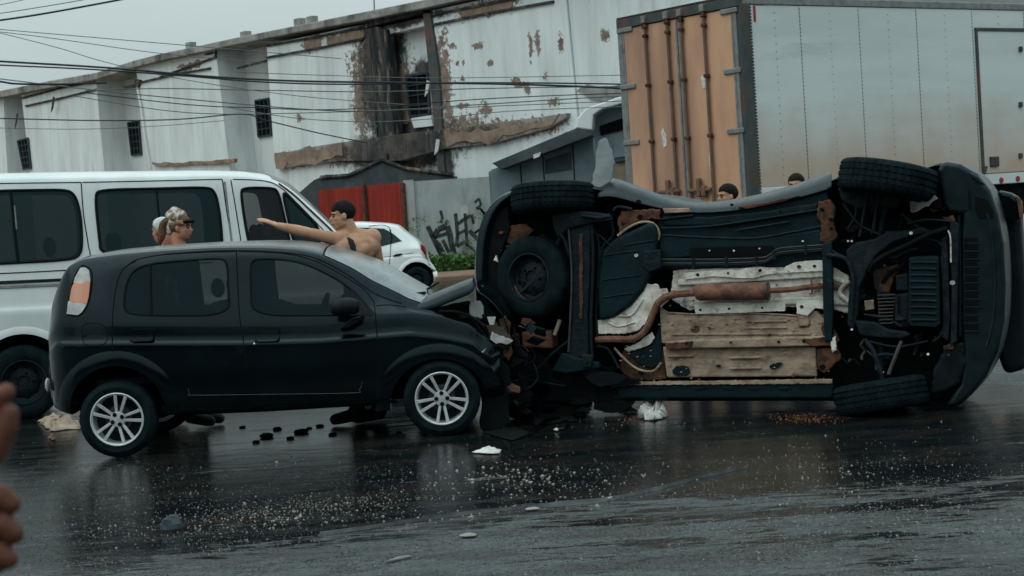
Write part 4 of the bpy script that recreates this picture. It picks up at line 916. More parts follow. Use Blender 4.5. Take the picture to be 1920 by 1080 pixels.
def T_(name, pts, r, mat='under', y=0., n=8, par=None, sm=5, b=None):
    P = smoothpts([FV.q(p[0], p[1], p[2] if len(p) > 2 else y) for p in pts], sm); bb = b or MB(); bb.tube(P, r, n)
    return None if b else bb.build(name, MT[mat], par or suv, smooth=True)
def holes(name, pts, y, r=.014, par=None, mat='gap'):
    b = MB()
    for p in pts:
        q = FV.q(p[0], p[1], y); rr = p[2] if len(p) > 2 else r
        b.prism([(q.x + rr * math.cos(a * PI / 7), q.z + rr * .85 * math.sin(a * PI / 7)) for a in range(14)], y - .003, .01)
    return b.build(name, MT[mat], par or suv)
# base plates at the back of the cavity
S_('wheel_housing', [(905, 400), (1120, 365), (1150, 380), (1150, 745), (990, 750), (905, 640)], .30, .05, 'rubber')
S_('engine_bay', [(1545, 345), (1770, 325), (1850, 370), (1870, 540), (1850, 690), (1790, 750), (1550, 745)], .28, .05, 'rubber')
# dented door sill seen edge on
rows = []
top = [(1120, 352), (1135, 344), (1147, 334), (1180, 346), (1215, 359), (1262, 376), (1310, 383), (1360, 379), (1420, 368), (1480, 352), (1540, 331), (1560, 323)]
bot = [(1118, 372), (1132, 368), (1150, 369), (1185, 378), (1225, 388), (1262, 396), (1310, 400), (1368, 397), (1420, 389), (1480, 376), (1540, 359), (1562, 352)]
for f, y, in ((-.1, .30), (0, .16), (.25, .08), (.6, .02), (1, -.015), (1.08, .03)):
    rows.append([FV.q(a[0] + (c[0] - a[0]) * f, a[1] + (c[1] - a[1]) * f, y) for a, c in zip(top, bot)])
def sheetv(rows, name, mat, thick=.008, crump=.0, seed=0, par=None):
    b = MB(); n = len(rows[0]); vs = []
    for r in rows:
        for p in r: vs.append(Vector(p) + noise.noise_vector(Vector(p) * 9 + Vector((seed, 0, 0))) * crump)
    b.add(vs, [(i * n + k, i * n + k + 1, (i + 1) * n + k + 1, (i + 1) * n + k) for i in range(len(rows) - 1) for k in range(n - 1)])
    return b.build(name, MT[mat], par or suv, smooth=True, solid=thick, sub=1, ang=60)
sheetv(rows, 'dented_sill', 'hoodpaint', .008, .004)
holes('sill_plug', [(1197, 378, .018), (1372, 384, .012)], -.02, par=suv)
S_('sill_flange', [(1242, 391), (1290, 390), (1296, 398), (1246, 400)], -.02, .02, 'tan'); S_('sill_flange', [(1380, 388), (1440, 378), (1500, 366), (1470, 378), (1400, 392)], -.02, .02, 'rust')
# ---- upper floor, dark blue grey pressed sheet
S_('floor_panel', [(1232, 392), (1300, 397), (1380, 393), (1470, 377), (1552, 356), (1556, 470), (1552, 500), (1235, 505)], .03, .05, 'blue')
S_('floor_step', [(1236, 442), (1400, 446), (1480, 438), (1540, 430), (1545, 462), (1470, 470), (1236, 486)], .0, .05, 'blue', .012)
S_('floor_step', [(1240, 404), (1330, 406), (1430, 396), (1500, 384), (1535, 380), (1530, 398), (1440, 412), (1350, 424), (1245, 424)], .01, .04, 'blue', .014)
S_('floor_step', [(1432, 398), (1462, 392), (1464, 404), (1434, 410)], -.005, .03, 'blue', .008); S_('floor_step', [(1498, 390), (1524, 384), (1526, 398), (1500, 402)], -.005, .03, 'under', .008)
S_('floor_channel', [(1294, 464), (1448, 460), (1452, 470), (1440, 482), (1294, 484)], -.006, .03, 'gap', .004)
b = MB()
for pts in ([(1240, 428), (1330, 424), (1430, 410), (1540, 392)], [(1242, 441), (1400, 447), (1480, 436), (1540, 424)], [(1236, 412), (1262, 408), (1300, 404)], [(1380, 432), (1430, 424), (1480, 416)]): T_('', pts, .009, y=.0, b=b)
b.build('pressed_ridge', MT['blue'], suv, smooth=True)
for k in range(4):
    o = k * 3.6
    T_('fuel_line', [(1212, 487 + o * .6), (1240, 486 + o), (1340, 486 + o), (1425, 483 + o), (1442, 478 + o), (1456, 468 + o), (1475, 464 + o), (1545, 459 + o)], .0052, 'blue' if k % 2 else 'steel', -.028)
b = MB()
for u, v in ((1300, 490), (1362, 488), (1418, 487), (1452, 476), (1510, 465)): q = FV.q(u, v + 3, -.035); b.box(q, (.02, .012, .075))
b.build('line_clip', MT['under'], suv, bevel=.003)
holes('floor_bolt', [(1330, 470, .006), (1376, 470, .008), (1424, 466, .007), (1505, 452, .008), (1590, 452, .008)], -.03, mat='foil')
# ---- rusty body mounts
S_('rusty_mount', [(1164, 396), (1236, 392), (1238, 412), (1222, 410), (1200, 414), (1178, 424), (1160, 440), (1158, 414)], -.02, .05, 'rust', .01, j=.006)
holes('mount_hole', [(1200, 407, .022), (1168, 420, .012), (1172, 436, .014)], -.022)
T_('rusty_lip', [(1158, 442), (1180, 426), (1205, 416), (1226, 420), (1236, 436), (1234, 450)], .010, 'tan', -.02)
S_('rusty_mount', [(1534, 378), (1556, 374), (1566, 392), (1562, 420), (1570, 446), (1552, 456), (1536, 452), (1540, 420), (1532, 404)], -.03, .06, 'rust', .01, j=.006)
holes('mount_hole', [(1541, 393, .016), (1558, 412, .016), (1559, 428, .012)], -.032)
# ---- heat shield tunnel, muffler and pipes
S_('tunnel_shield', [(1262, 506), (1545, 492), (1592, 518), (1595, 590), (1545, 574), (1290, 582), (1256, 560)], .035, .03, 'foil', .01, j=.004)
S_('tunnel_wall', [(1270, 524), (1545, 508), (1590, 528), (1590, 536), (1545, 520), (1270, 536)], .005, .03, 'foil', .012)
S_('tunnel_wall', [(1290, 566), (1540, 556), (1592, 562), (1592, 574), (1540, 570), (1290, 576)], .01, .03, 'foil', .012)
sc = [(1282, 512), (1306, 510), (1324, 508), (1350, 507), (1372, 505), (1382, 508), (1400, 502), (1422, 500), (1450, 503), (1458, 508), (1468, 507), (1474, 499), (1490, 492), (1515, 489), (1543, 488), (1543, 508), (1500, 510), (1440, 514), (1412, 522), (1376, 521), (1340, 518), (1284, 524)]
fl = S_('shield_flange', sc, -.015, .006, 'foil', .002, j=.002)
holes('flange_hole', [(1308, 515, .012), (1365, 512, .009), (1425, 507, .013), (1498, 500, .015), (1527, 499, .012)], -.018, par=fl)
fl = S_('shield_flange', [(1302, 571), (1345, 568), (1400, 566), (1412, 570), (1420, 568), (1472, 567), (1472, 583), (1400, 586), (1304, 589)], -.02, .006, 'foil', .002, j=.002)
holes('flange_hole', [(1313, 581, .010), (1367, 579, .010), (1429, 577, .009)], -.023, par=fl)
fl = S_('shield_flange', [(1493, 564), (1546, 562), (1546, 580), (1528, 578), (1514, 592), (1494, 588)], -.02, .006, 'foil', .002, j=.002)
holes('flange_hole', [(1503, 575, .014)], -.023, par=fl); holes('rusty_bolt', [(1503, 575, .008), (1498, 500, .009)], -.03, mat='rust')
P = [FV.q(1302, 549, -.06), FV.q(1306, 548, -.06), FV.q(1314, 548, -.06), FV.q(1430, 546, -.06), FV.q(1438, 546, -.06), FV.q(1443, 546, -.06)]
b = MB(); b.tube(P, [.035, .055, .063, .063, .060, .04], 20); mf = b.build('muffler', MT['pipe'], suv, smooth=True, ang=50)
b = MB(); q = FV.q(1438, 546, -.06); b.tube([q, q + Vector((.012, 0, 0))], .068, 20); b.build('muffler_band', MT['steel'], mf, smooth=True)
T_('exhaust_pipe', [(1442, 545, -.06), (1480, 543, -.05), (1520, 538, -.04), (1548, 536, -.02), (1580, 540, .05)], .021, 'pipe')
T_('exhaust_pipe', [(1306, 549, -.06), (1275, 551, -.06), (1250, 556, -.06), (1234, 568, -.06), (1225, 586, -.06), (1216, 608, -.06), (1204, 626, -.06), (1184, 636, -.06), (1150, 636, -.05), (1118, 637, -.03)], .026, 'pipe', sm=6)
b = MB()
for u, v in ((1244, 559), (1264, 552), (1233, 570)): q = FV.q(u, v, -.06); b.ball(q, (.018, .034, .034), 12)
for u in (1522, 1536): q = FV.q(u, 538, -.05); b.box(q, (.008, .03, .06 + .05 * (u == 1522)))
b.build('pipe_joint', MT['pipe'], suv, smooth=True)
# ---- lower floor pan, tan with dried mud
S_('muddy_floor', [(1236, 577), (1258, 590), (1400, 588), (1500, 592), (1530, 582), (1548, 600), (1546, 640), (1240, 644), (1238, 610)], .0, .06, 'tan', .012)
S_('muddy_floor', [(1242, 650), (1530, 650), (1532, 706), (1250, 708)], .012, .06, 'tan', .012)
S_('muddy_floor', [(1170, 650), (1244, 648), (1250, 712), (1180, 714), (1160, 690)], .03, .05, 'rust', .01, j=.006)
S_('floor_rail', [(1246, 641), (1300, 637), (1400, 634), (1556, 630), (1560, 648), (1400, 652), (1248, 654)], -.045, .07, 'tan', .012, seg=3)
S_('rusty_rail_end', [(1247, 643), (1300, 640), (1298, 652), (1249, 655)], -.048, .02, 'rust', .004, j=.004); S_('rusty_rail_end', [(1500, 636), (1560, 631), (1562, 648), (1520, 649)], -.048, .02, 'rust', .004, j=.004)
holes('rail_hole', [(1287, 644, .011), (1370, 642, .008), (1460, 641, .011), (1507, 640, .012), (1443, 628, .010)], -.050)
b = MB()
for a, c, v in ((1402, 1475, 603), (1402, 1475, 615), (1368, 1427, 671), (1368, 1427, 691), (1252, 1300, 668), (1260, 1520, 627)): T_('', [(a, v), (c, v - 1)], .008, y=-.004, b=b, sm=2)
T_('', [(1250, 586), (1330, 590), (1420, 588), (1500, 592)], .006, y=-.004, b=b)
b.build('pressed_ridge', MT['tan'], suv, smooth=True)
for pts in ([(1294, 612), (1310, 610), (1312, 622), (1298, 624)], [(1324, 614), (1334, 612), (1332, 620)], [(1496, 608), (1518, 600), (1520, 612), (1500, 616)], [(1260, 688), (1290, 684), (1296, 704), (1262, 706)], [(1338, 686), (1350, 682), (1352, 690)], [(1440, 684), (1470, 678), (1460, 688), (1446, 694)]):
    S_('rust_blister', pts, -.006, .012, 'rust' if pts[0][1] < 640 else 'blue', .003, rnd=1, j=.003)
S_('drain_cover', [(1494, 588), (1518, 588), (1516, 612), (1498, 612)], -.012, .02, 'tan', .01)
S_('pinch_flange', [(1180, 716), (1560, 711), (1560, 719), (1180, 722), (1150, 716)], -.03, .02, 'tan', .003, j=.003)
S_('side_sill', [(1150, 722), (1562, 719), (1562, 748), (1160, 748)], -.005, .12, 'blue', .02, seg=3)
b = MB()
for u in (1312, 1368, 1414, 1470, 1232): q = FV.q(u, 728, -.006); b.ball(q, (.055, .006, .018), 12)
b.build('sill_dimple', MT['blue'], suv, smooth=True)
S_('rusty_mount', [(1530, 655), (1568, 650), (1578, 668), (1560, 690), (1545, 702), (1532, 690)], -.02, .05, 'rust', .01, j=.006)
holes('mount_hole', [(1542, 688, .022)], -.023); S_('bracket', [(1556, 636), (1566, 630), (1568, 656), (1560, 662)], -.06, .03, 'foil', .004, j=.003)
S_('rusty_mount', [(1540, 610), (1552, 600), (1566, 622), (1574, 640), (1556, 642), (1542, 632)], -.03, .05, 'rust', .01, j=.006)
# ---- fuel tank and its shields
tk = S_('fuel_tank', [(1128, 470), (1150, 448), (1180, 434), (1215, 418), (1228, 420), (1232, 440), (1230, 478), (1222, 510), (1206, 545), (1182, 574), (1150, 596), (1122, 602), (1118, 540)], -.06, .16, 'blue', .03, seg=4)
b = MB()
for v, u0, u1 in ((474, 1132, 1196), (520, 1130, 1200), (553, 1130, 1190), (455, 1170, 1226)): T_('', [(u0, v + 5), ((u0 + u1) / 2, v), (u1, v - 4)], .006, y=-.062, b=b)
b.build('tank_rib', MT['blue'], tk, smooth=True)
S_('canister', [(1206, 470), (1238, 468), (1240, 502), (1216, 512), (1204, 500)], -.075, .1, 'under', .01)
holes('bolt_head', [(1193, 479, .015)], -.075, mat='foil')
S_('tank_shield', [(1116, 602), (1150, 592), (1172, 572), (1190, 552), (1206, 532), (1232, 533), (1244, 550), (1228, 566), (1214, 604), (1194, 622), (1168, 626), (1120, 626)], -.03, .02, 'foil', .006, j=.004)
b = MB(); T_('', [(1160, 592), (1185, 590), (1206, 560)], .007, y=-.034, b=b); T_('', [(1140, 604), (1160, 612), (1190, 604)], .006, y=-.034, b=b); T_('', [(1170, 572), (1176, 580)], .006, y=-.034, b=b); b.build('shield_ridge', MT['foil'], suv, smooth=True)
S_('tank_shield', [(1170, 654), (1198, 642), (1222, 622), (1228, 634), (1216, 648), (1178, 660)], -.02, .015, 'foil', .004, j=.004)
S_('dark_recess', [(1176, 662), (1218, 650), (1234, 618), (1240, 600), (1240, 682), (1222, 692), (1196, 682)], -.0, .03, 'blue', .01)
T_('rusty_lip', [(1152, 652), (1170, 672), (1196, 692), (1224, 696), (1240, 680)], .009, 'tan', -.02)
holes('mount_hole', [(1202, 698, .018), (1160, 708, .016)], .026); S_('tab', [(1222, 545), (1250, 540), (1258, 560), (1240, 576), (1226, 572)], -.05, .01, 'foil', .003, j=.003)
# ---- rear axle
S_('axle_beam', [(1064, 428), (1108, 414), (1106, 520), (1102, 600), (1104, 668), (1086, 676), (1062, 670), (1068, 600), (1070, 500)], -.10, .09, 'under', .018, seg=3)
S_('axle_web', [(1086, 440), (1092, 438), (1092, 598), (1086, 598)], -.112, .02, 'rust', .004, j=.004)
T_('beam_edge', [(1110, 420, -.09), (1112, 500, -.09), (1108, 600, -.09), (1110, 664, -.09)], .012, 'under'); T_('beam_edge', [(1066, 430, -.11), (1072, 520, -.11), (1066, 660, -.11)], .009, 'steel')
S_('trailing_arm', [(1034, 402), (1090, 396), (1142, 402), (1146, 414), (1110, 418), (1064, 430), (1046, 448), (1036, 424)], -.13, .08, 'under', .014)
T_('brace', [(1040, 424, -.12), (1058, 450, -.12), (1068, 480, -.1)], .014, 'under'); T_('brace', [(1090, 404, -.15), (1120, 408, -.14), (1144, 406, -.12)], .012, 'under')
T_('damper', [(1062, 432, -.05), (1045, 462, -.02), (1060, 476, .05)], .022, 'under')
S_('axle_bracket', [(1034, 696), (1053, 662), (1085, 672), (1122, 680), (1124, 690), (1062, 700)], -.14, .06, 'blue', .008); S_('axle_foot', [(1090, 664), (1112, 666), (1108, 690), (1092, 690)], -.16, .05, 'under', .01)
holes('bolt_head', [(1098, 678, .014), (1084, 412, .012), (1082, 520, .007), (1140, 490, .006)], -.17, mat='under')
b = MB()
for pts in ([(1140, 400), (1150, 440), (1128, 470), (1120, 560)], [(1112, 430), (1124, 470), (1118, 600), (1124, 650)], [(1120, 650), (1140, 655), (1160, 690)], [(1010, 690), (1040, 660), (1066, 640)], [(1150, 395), (1160, 388), (1185, 392)]): T_('', pts, .012, y=-.03, b=b)
b.build('brake_line', MT['under'], suv, smooth=True)
# ---- spare wheel, rear wheel, front wheels
q = FV.q(1003, 520, .0); wheel(suv, q, .315, .19, .185, 'steel', (R(-4), R(8), R(-15)), MT['under'])
q = FV.q(1003, 520, -.09)
def rimrust():
    b = MB(); c = FV.q(1003, 520, -.075); e = Matrix.Rotation(R(-15), 4, 'Z'); pts = [c + e @ Vector((.188 * math.cos(a), -.02, .188 * math.sin(a))) for a in [PI * (1.1 + .07 * k) for k in range(12)]]
    b.tube(pts, .008, 6); b.build('rim_rust', MT['rust'], suv, smooth=True)
rimrust()
T_('spare_carrier', [(962, 560, -.05), (1003, 524, -.03), (1040, 470, 0)], .012, 'under')
def vwheel(u, v, y, Rr, w, ax, nm):
    """a road wheel seen edge on: ax is the wheel's axis"""
    c = FV.q(u, v, y); rt = Vector((0, 1, 0)).rotation_difference(Vector(ax).normalized()).to_euler(); return wheel(suv, c, Rr, w, Rr * .62, 'steel', rt, nd=.009)
vwheel(1037, 372, .02, .322, .215, (.0, .10, 1), 'rear')
vwheel(1664, 338, -.06, .345, .225, (.20, .12, .97), 'front')
vwheel(1652, 742, .0, .335, .215, (.13, -.10, -.97), 'front')
vwheel(1040, 742, .34, .30, .2, (0, -.05, -1), 'rear')
# ---- rear bumper and torn liners
rows = [[FV.q(u + dx, v, y) for u, v in [(957, 359), (930, 375), (912, 398), (900, 430), (894, 470), (892, 530), (896, 600), (906, 660), (930, 715)]] for dx, y in ((26, .12), (10, .0), (0, .04), (-3, .2), (0, .45))]
sheetv(rows, 'rear_bumper', 'hoodpaint', .008, .003)
S_('bumper_lining', [(917, 430), (928, 400), (952, 385), (956, 430), (938, 480), (934, 560), (918, 560), (912, 500)], .08, .04, 'rubber', .01, j=.006)
S_('rusty_panel', [(944, 424), (985, 420), (1000, 432), (985, 450), (958, 458), (944, 450)], .1, .03, 'rust', .006, j=.006)
S_('liner_flap', [(1108, 352), (1112, 330), (1118, 300), (1116, 285), (1124, 262), (1136, 258), (1147, 282), (1151, 306), (1148, 332), (1134, 352), (1120, 356)], .12, .012, M('grey_liner', (.20, .235, .24), (.26, .3, .3), 8, .5), .004, j=.006)
S_('tail_pipe_box', [(976, 622), (1034, 620), (1036, 655), (978, 652)], -.02, .16, 'pipe', .02, seg=4)
T_('pipe_ring', [(1040, 628, -.03), (1047, 608, -.03), (1050, 600, -.03)], .016, 'card')
S_('hanging_bracket', [(932, 515), (938, 520), (940, 548), (934, 545)], .02, .02, 'tan', .003); S_('bumper_mount', [(925, 488), (930, 478), (934, 492)], .03, .02, 'foil', .003)
for pts, m in (([(905, 675), (940, 660), (1000, 680), (1010, 700), (960, 705), (915, 700)], 'trim'), ([(965, 660), (1010, 655), (1040, 700), (1030, 740), (980, 735)], 'rubber'), ([(1010, 716), (1100, 705), (1150, 730), (1150, 752), (1030, 752)], 'rubber')):
    S_('broken_trim', pts, .03, .3, m, .01, j=.014)
T_('broken_trim', [(985, 712, -.05), (1010, 716, -.06), (1060, 724, -.05)], .01, 'trim')
# ---- front end
S_('lower_crossmember', [(1541, 456), (1560, 452), (1562, 584), (1560, 640), (1546, 640), (1543, 584)], -.07, .06, 'blue', .01, seg=3)
S_('subframe', [(1585, 470), (1602, 455), (1640, 448), (1664, 434), (1700, 432), (1730, 425), (1740, 436), (1700, 446), (1672, 456), (1640, 482), (1624, 510), (1612, 540), (1608, 590), (1600, 620), (1588, 612), (1590, 560), (1596, 520)], -.09, .10, 'under', .016, seg=3)
S_('subframe', [(1600, 600), (1640, 604), (1668, 618), (1700, 622), (1708, 630), (1690, 636), (1650, 634), (1612, 630)], -.09, .10, 'under', .016, seg=3)
T_('front_pipe', [(1592, 526, .0), (1575, 548, .0), (1592, 566, .0)], .018, 'foil')
T_('coolant_hose', [(1630, 508, -.08), (1640, 492, -.1), (1660, 478, -.1), (1700, 460, -.11), (1740, 440, -.1), (1776, 428, -.08)], .018, 'rubber')
T_('coolant_hose', [(1550, 478, -.08), (1580, 482, -.1), (1594, 498, -.1), (1600, 530, -.1), (1597, 600, -.09)], .016, 'under')
T_('coolant_hose', [(1700, 480, .02), (1690, 500, .0), (1670, 510, .0), (1655, 530, .02)], .014, 'rubber')
sp = S_('engine_sump', [(1704, 482), (1756, 480), (1760, 484), (1762, 608), (1756, 614), (1706, 612), (1702, 604)], -.10, .22, 'blue', .014, seg=3)
b = MB()
for k in range(10): v = 492 + k * 12; T_('', [(1708, v), (1732, v - .5), (1756, v + .5)], .011, y=-.104, b=b, sm=2)
b.build('sump_rib', MT['blue'], sp, smooth=True)
gb = S_('gearbox', [(1645, 556), (1680, 552), (1704, 548), (1704, 614), (1670, 612), (1646, 604)], -.05, .15, 'under', .012)
for k in range(9):
    b = MB(); q = FV.q(1662, 553 + k * 6.6, -.075); b.box(q, (.125 - .004 * k, .03, .008)); b.build('cooling_fin', MT['steel'], gb, bevel=.002)
S_('sump_box', [(1679, 516), (1703, 512), (1703, 545), (1680, 546)], -.06, .1, 'under', .01); S_('mount_arm', [(1676, 556), (1684, 556), (1684, 590), (1700, 600), (1678, 602)], -.085, .05, 'under', .006)
S_('rusty_gearbox', [(1636, 506), (1660, 502), (1684, 494), (1690, 508), (1676, 520), (1668, 548), (1650, 552), (1638, 540)], .02, .1, 'rust', .012, j=.006)
S_('cast_bracket', [(1620, 564), (1638, 562), (1639, 580), (1622, 582)], -.03, .03, 'tan', .006)
b = MB()
for pts in ([(1640, 498), (1644, 520), (1648, 560)], [(1655, 480), (1680, 482), (1700, 470), (1720, 466)], [(1560, 470), (1600, 490), (1615, 470)], [(1690, 470), (1720, 450), (1756, 452), (1774, 470)], [(1765, 480), (1770, 560), (1768, 620), (1750, 640)], [(1630, 640), (1680, 650), (1740, 640)], [(1580, 380), (1610, 420), (1650, 440)], [(1700, 420), (1740, 412), (1790, 416)], [(1620, 590), (1660, 596), (1690, 612)]):
    T_('', pts, .009, y=-.05 - .03 * random.random(), b=b)
b.build('wiring', MT['under'], suv, smooth=True)
S_('cradle_frame', [(1764, 450), (1776, 440), (1782, 600), (1778, 640), (1764, 632), (1768, 600)], -.06, .06, 'under', .01)
S_('radiator_support', [(1780, 410), (1798, 420), (1796, 540), (1794, 640), (1782, 650), (1784, 540)], -.07, .08, 'under', .01)
T_('pale_strip', [(1777, 432, -.08), (1782, 446, -.08), (1783, 492, -.08)], .006, 'foil'); holes('pale_plug', [(1786, 530, .019)], -.075, mat='lensw'); holes('bolt_head', [(1708, 437, .013), (1597, 452, .008), (1597, 618, .009), (1655, 698, .008), (1740, 664, .01)], -.115, mat='foil')
S_('rust_flake', [(1766, 408), (1788, 404), (1792, 414), (1780, 418)], -.05, .01, 'rust', .002, j=.004); S_('rust_flake', [(1768, 648), (1788, 644), (1788, 654), (1770, 656)], -.05, .01, 'rust', .002, j=.004)
bp = S_('front_bumper', [(1768, 302), (1800, 307), (1832, 325), (1856, 355), (1872, 400), (1882, 455), (1886, 530), (1884, 600), (1872, 660), (1850, 706), (1822, 740), (1792, 762), (1770, 764), (1800, 720), (1806, 660), (1800, 600), (1800, 440), (1806, 402), (1780, 400), (1770, 385), (1762, 352), (1758, 318)], -.02, .30, 'hoodpaint', .05, seg=5)
S_('fog_lamp_hole', [(1828, 368), (1852, 374), (1864, 398), (1862, 410), (1836, 410), (1829, 396)], -.024, .02, 'gap', .004, par=bp)
S_('bumper_slit', [(1815, 357), (1819, 357), (1821, 392), (1817, 394)], -.024, .02, 'gap', .002, par=bp)
S_('fender_bulge', [(1818, 322), (1834, 330), (1848, 346), (1838, 346), (1820, 334)], -.03, .03, 'hoodpaint', .02, par=bp, seg=4)
for k in range(12):
    v = 446 + k * 15; o = S_('grille_slot', [(1808, v), (1833, v), (1834, v + 8), (1809, v + 8)], -.024, .012, 'gap', .003, par=bp)
    S_('grille_slat', [(1808, v + 8.5), (1836, v + 8.5), (1836, v + 13), (1808, v + 13)], -.030, .02, 'trim', .004, par=bp)
T_('bumper_crease', [(1850, 400), (1860, 440), (1866, 530), (1862, 600), (1850, 650)], .01, 'hoodpaint', -.02)
S_('lower_guard', [(1776, 645), (1806, 640), (1812, 680), (1800, 720), (1770, 735), (1745, 740), (1750, 690)], -.03, .15, 'trim', .02, j=.006)
S_('wheel_liner', [(1722, 318), (1758, 318), (1764, 352), (1768, 390), (1752, 392), (1744, 350)], .06, .05, 'trim', .01, j=.006)
S_('torn_liner', [(1704, 375), (1722, 379), (1738, 378), (1752, 366), (1758, 372), (1742, 386), (1728, 390), (1720, 397), (1708, 399)], -.12, .008, 'gal', .003, j=.005)
b = MB()
for pts in ([(1628, 360, -.02), (1620, 400, -.03), (1612, 444, -.04)], [(1650, 356, -.04), (1642, 400, -.03), (1636, 440, -.05)], [(1600, 372, 0), (1606, 400, 0), (1590, 430, 0)], [(1690, 400, -.02), (1720, 425, -.04), (1760, 440, -.05)]): T_('', pts, .012, b=b)
b.build('suspension_rod', MT['under'], suv, smooth=True)
S_('suspension_arm', [(1570, 352), (1640, 358), (1690, 372), (1684, 392), (1640, 386), (1610, 392), (1578, 376)], -.02, .08, 'under', .014)
T_('control_arm', [(1622, 636, -.06), (1638, 660, -.1), (1652, 700, -.12)], .018, 'under'); T_('control_arm', [(1690, 640, -.06), (1680, 665, -.1), (1666, 702, -.12)], .014, 'steel'); T_('control_arm', [(1626, 658, -.05), (1640, 672, -.06), (1643, 694, -.08)], .007, 'steel'); T_('control_arm', [(1640, 668, -.09), (1662, 664, -.1), (1682, 668, -.09)], .012, 'under')
T_('drive_shaft', [(1640, 500, 0), (1650, 440, 0), (1660, 390, 0)], .02, 'under'); T_('drive_shaft', [(1650, 610, 0), (1652, 650, 0), (1655, 720, 0)], .02, 'under')
T_('skid_edge', [(1798, 404, -.02), (1800, 520, -.03), (1800, 630, -.03)], .012, 'trim')
# front fascia beyond the bumper: bonnet edge and indicator
S_('bonnet_edge', [(1850, 372), (1884, 362), (1906, 366), (1914, 380), (1916, 430), (1926, 560), (1926, 692), (1884, 704), (1860, 640), (1866, 500)], .75, .25, 'hoodpaint', .05, seg=4)
S_('headlamp', [(1870, 356), (1896, 362), (1914, 376), (1917, 410), (1896, 420), (1874, 410)], .62, .12, 'paint', .03, seg=3)
S_('indicator_lens', [(1903, 366), (1913, 372), (1918, 388), (1918, 408), (1911, 410), (1908, 384)], .60, .03, 'pipe', .006)
# crumbs of mud and bolts scattered over the floor, uncountable
b = MB(); rnd = random.Random(5)
for _ in range(260):
    u, v = rnd.uniform(1160, 1560), rnd.gauss(640, 60)
    if v > 735 or v < 395: continue
    q = FV.q(u, v, -.008 if 595 < v < 632 or 655 < v < 704 else .02); s_ = rnd.uniform(.003, .009); b.ball(q, (s_ * 1.6, s_, s_), 5)
props(b.build('mud_crumbs', MT['tan'], suv), kind='stuff')

# hoses, brackets and clips crowding the front and rear ends
rnd = random.Random(77)
for (u0, u1, v0, v1, n, y0, y1) in ((1575, 1790, 350, 690, 74, -.07, .16), (1045, 1165, 400, 690, 26, -.08, .18), (915, 1050, 400, 700, 16, .05, .2)):
    for k in range(n):
        u, v, y = rnd.uniform(u0, u1), rnd.uniform(v0, v1), rnd.uniform(y0, y1); kind = k % 3
        if kind == 0:
            a = rnd.random() * 6.3; P = [FV.q(u + 11 * i * math.cos(a) + rnd.uniform(-6, 6), v + 11 * i * math.sin(a) + rnd.uniform(-6, 6), y + rnd.uniform(-.02, .02)) for i in range(5)]
            b = MB(); b.tube(smoothpts(P, 4), rnd.uniform(.005, .013), 6); b.build('hose', MT[rnd.choice(('rubber', 'under', 'under', 'steel'))], suv, smooth=True)
        elif kind == 1:
            r = rnd.uniform(6, 18); m = rnd.choice((4, 5, 6)); a0 = rnd.random() * 6
            P = FV.pl([(u + r * math.cos(a0 + 6.28 * i / m) * rnd.uniform(.6, 1.2), v + r * .7 * math.sin(a0 + 6.28 * i / m) * rnd.uniform(.6, 1.2)) for i in range(m)], y)
            b = MB(); b.prism(roundpoly(P, it=1), y, rnd.uniform(.02, .08)); b.build('bracket', MT['rust' if k % 13 == 4 else rnd.choice(('under', 'blue', 'rubber'))], suv, bevel=.004)
        else:
            q = FV.q(u, v, y); b = MB(); b.tube([q, q + Vector((rnd.uniform(-.01, .01), -.03, rnd.uniform(-.01, .01)))], rnd.uniform(.006, .014), 6); b.build('bolt', MT['steel'], suv)

for k in range(46):  # black scraps added to stand in for shadow under the car ends
    u = rnd.uniform(915, 1165); v = rnd.uniform(690, 790); y = rnd.uniform(-.12, .3); r = rnd.uniform(12, 42); n = rnd.choice((4, 5, 6, 7)); a0 = rnd.random() * 6
    P = FV.pl([(u + r * math.cos(a0 + 6.28 * i / n) * rnd.uniform(.5, 1.3), v + r * .45 * math.sin(a0 + 6.28 * i / n) * rnd.uniform(.5, 1.3)) for i in range(n)], y)
    P = [(p[0], max(.01, p[1])) for p in jag(P, .008, .05)]; b = MB(); b.prism(P, y, rnd.uniform(.01, .08)); b.build('shade_scrap', MT[rnd.choice(('rubber', 'rubber', 'trim', 'paint'))], suv)
# ================================================================ WHITE VAN
a = atY(200, 790, 16.3); HN = .98
FN = Frame(0, 0, 15); FN.o = Vector((a.x, a.y, 0)) + FN.ey * HN
van = thing('white_van', 'white passenger van with dark tinted windows parked behind the black hatchback', 'van', FN)
V = CarBody(FN, HN,
    zb=[(-240, 765), (-100, 750), (600, 735), (850, 720)],
    zs=[(-240, 545), (0, 536), (130, 529), (450, 508), (640, 500), (700, 520), (800, 555), (860, 600)],
    zr=[(-240, 350), (0, 341), (155, 339), (420, 334), (470, 337), (510, 344), (540, 362), (600, 418), (640, 458), (680, 500), (800, 545), (860, 590)],
    zt=[(-240, 330), (0, 325), (150, 322), (367, 320), (440, 321), (480, 325), (510, 332), (530, 342), (560, 366), (590, 394), (620, 426), (650, 462), (690, 510), (800, 540), (860, 582)],
    w=[(-240, .93), (0, .98), (600, .98), (750, .9), (860, .7)], wr=[(-240, .80), (0, .84), (400, .84), (560, .80), (660, .80), (860, .6)], yr=.84)
xw = FN.q(45, 720, -HN)
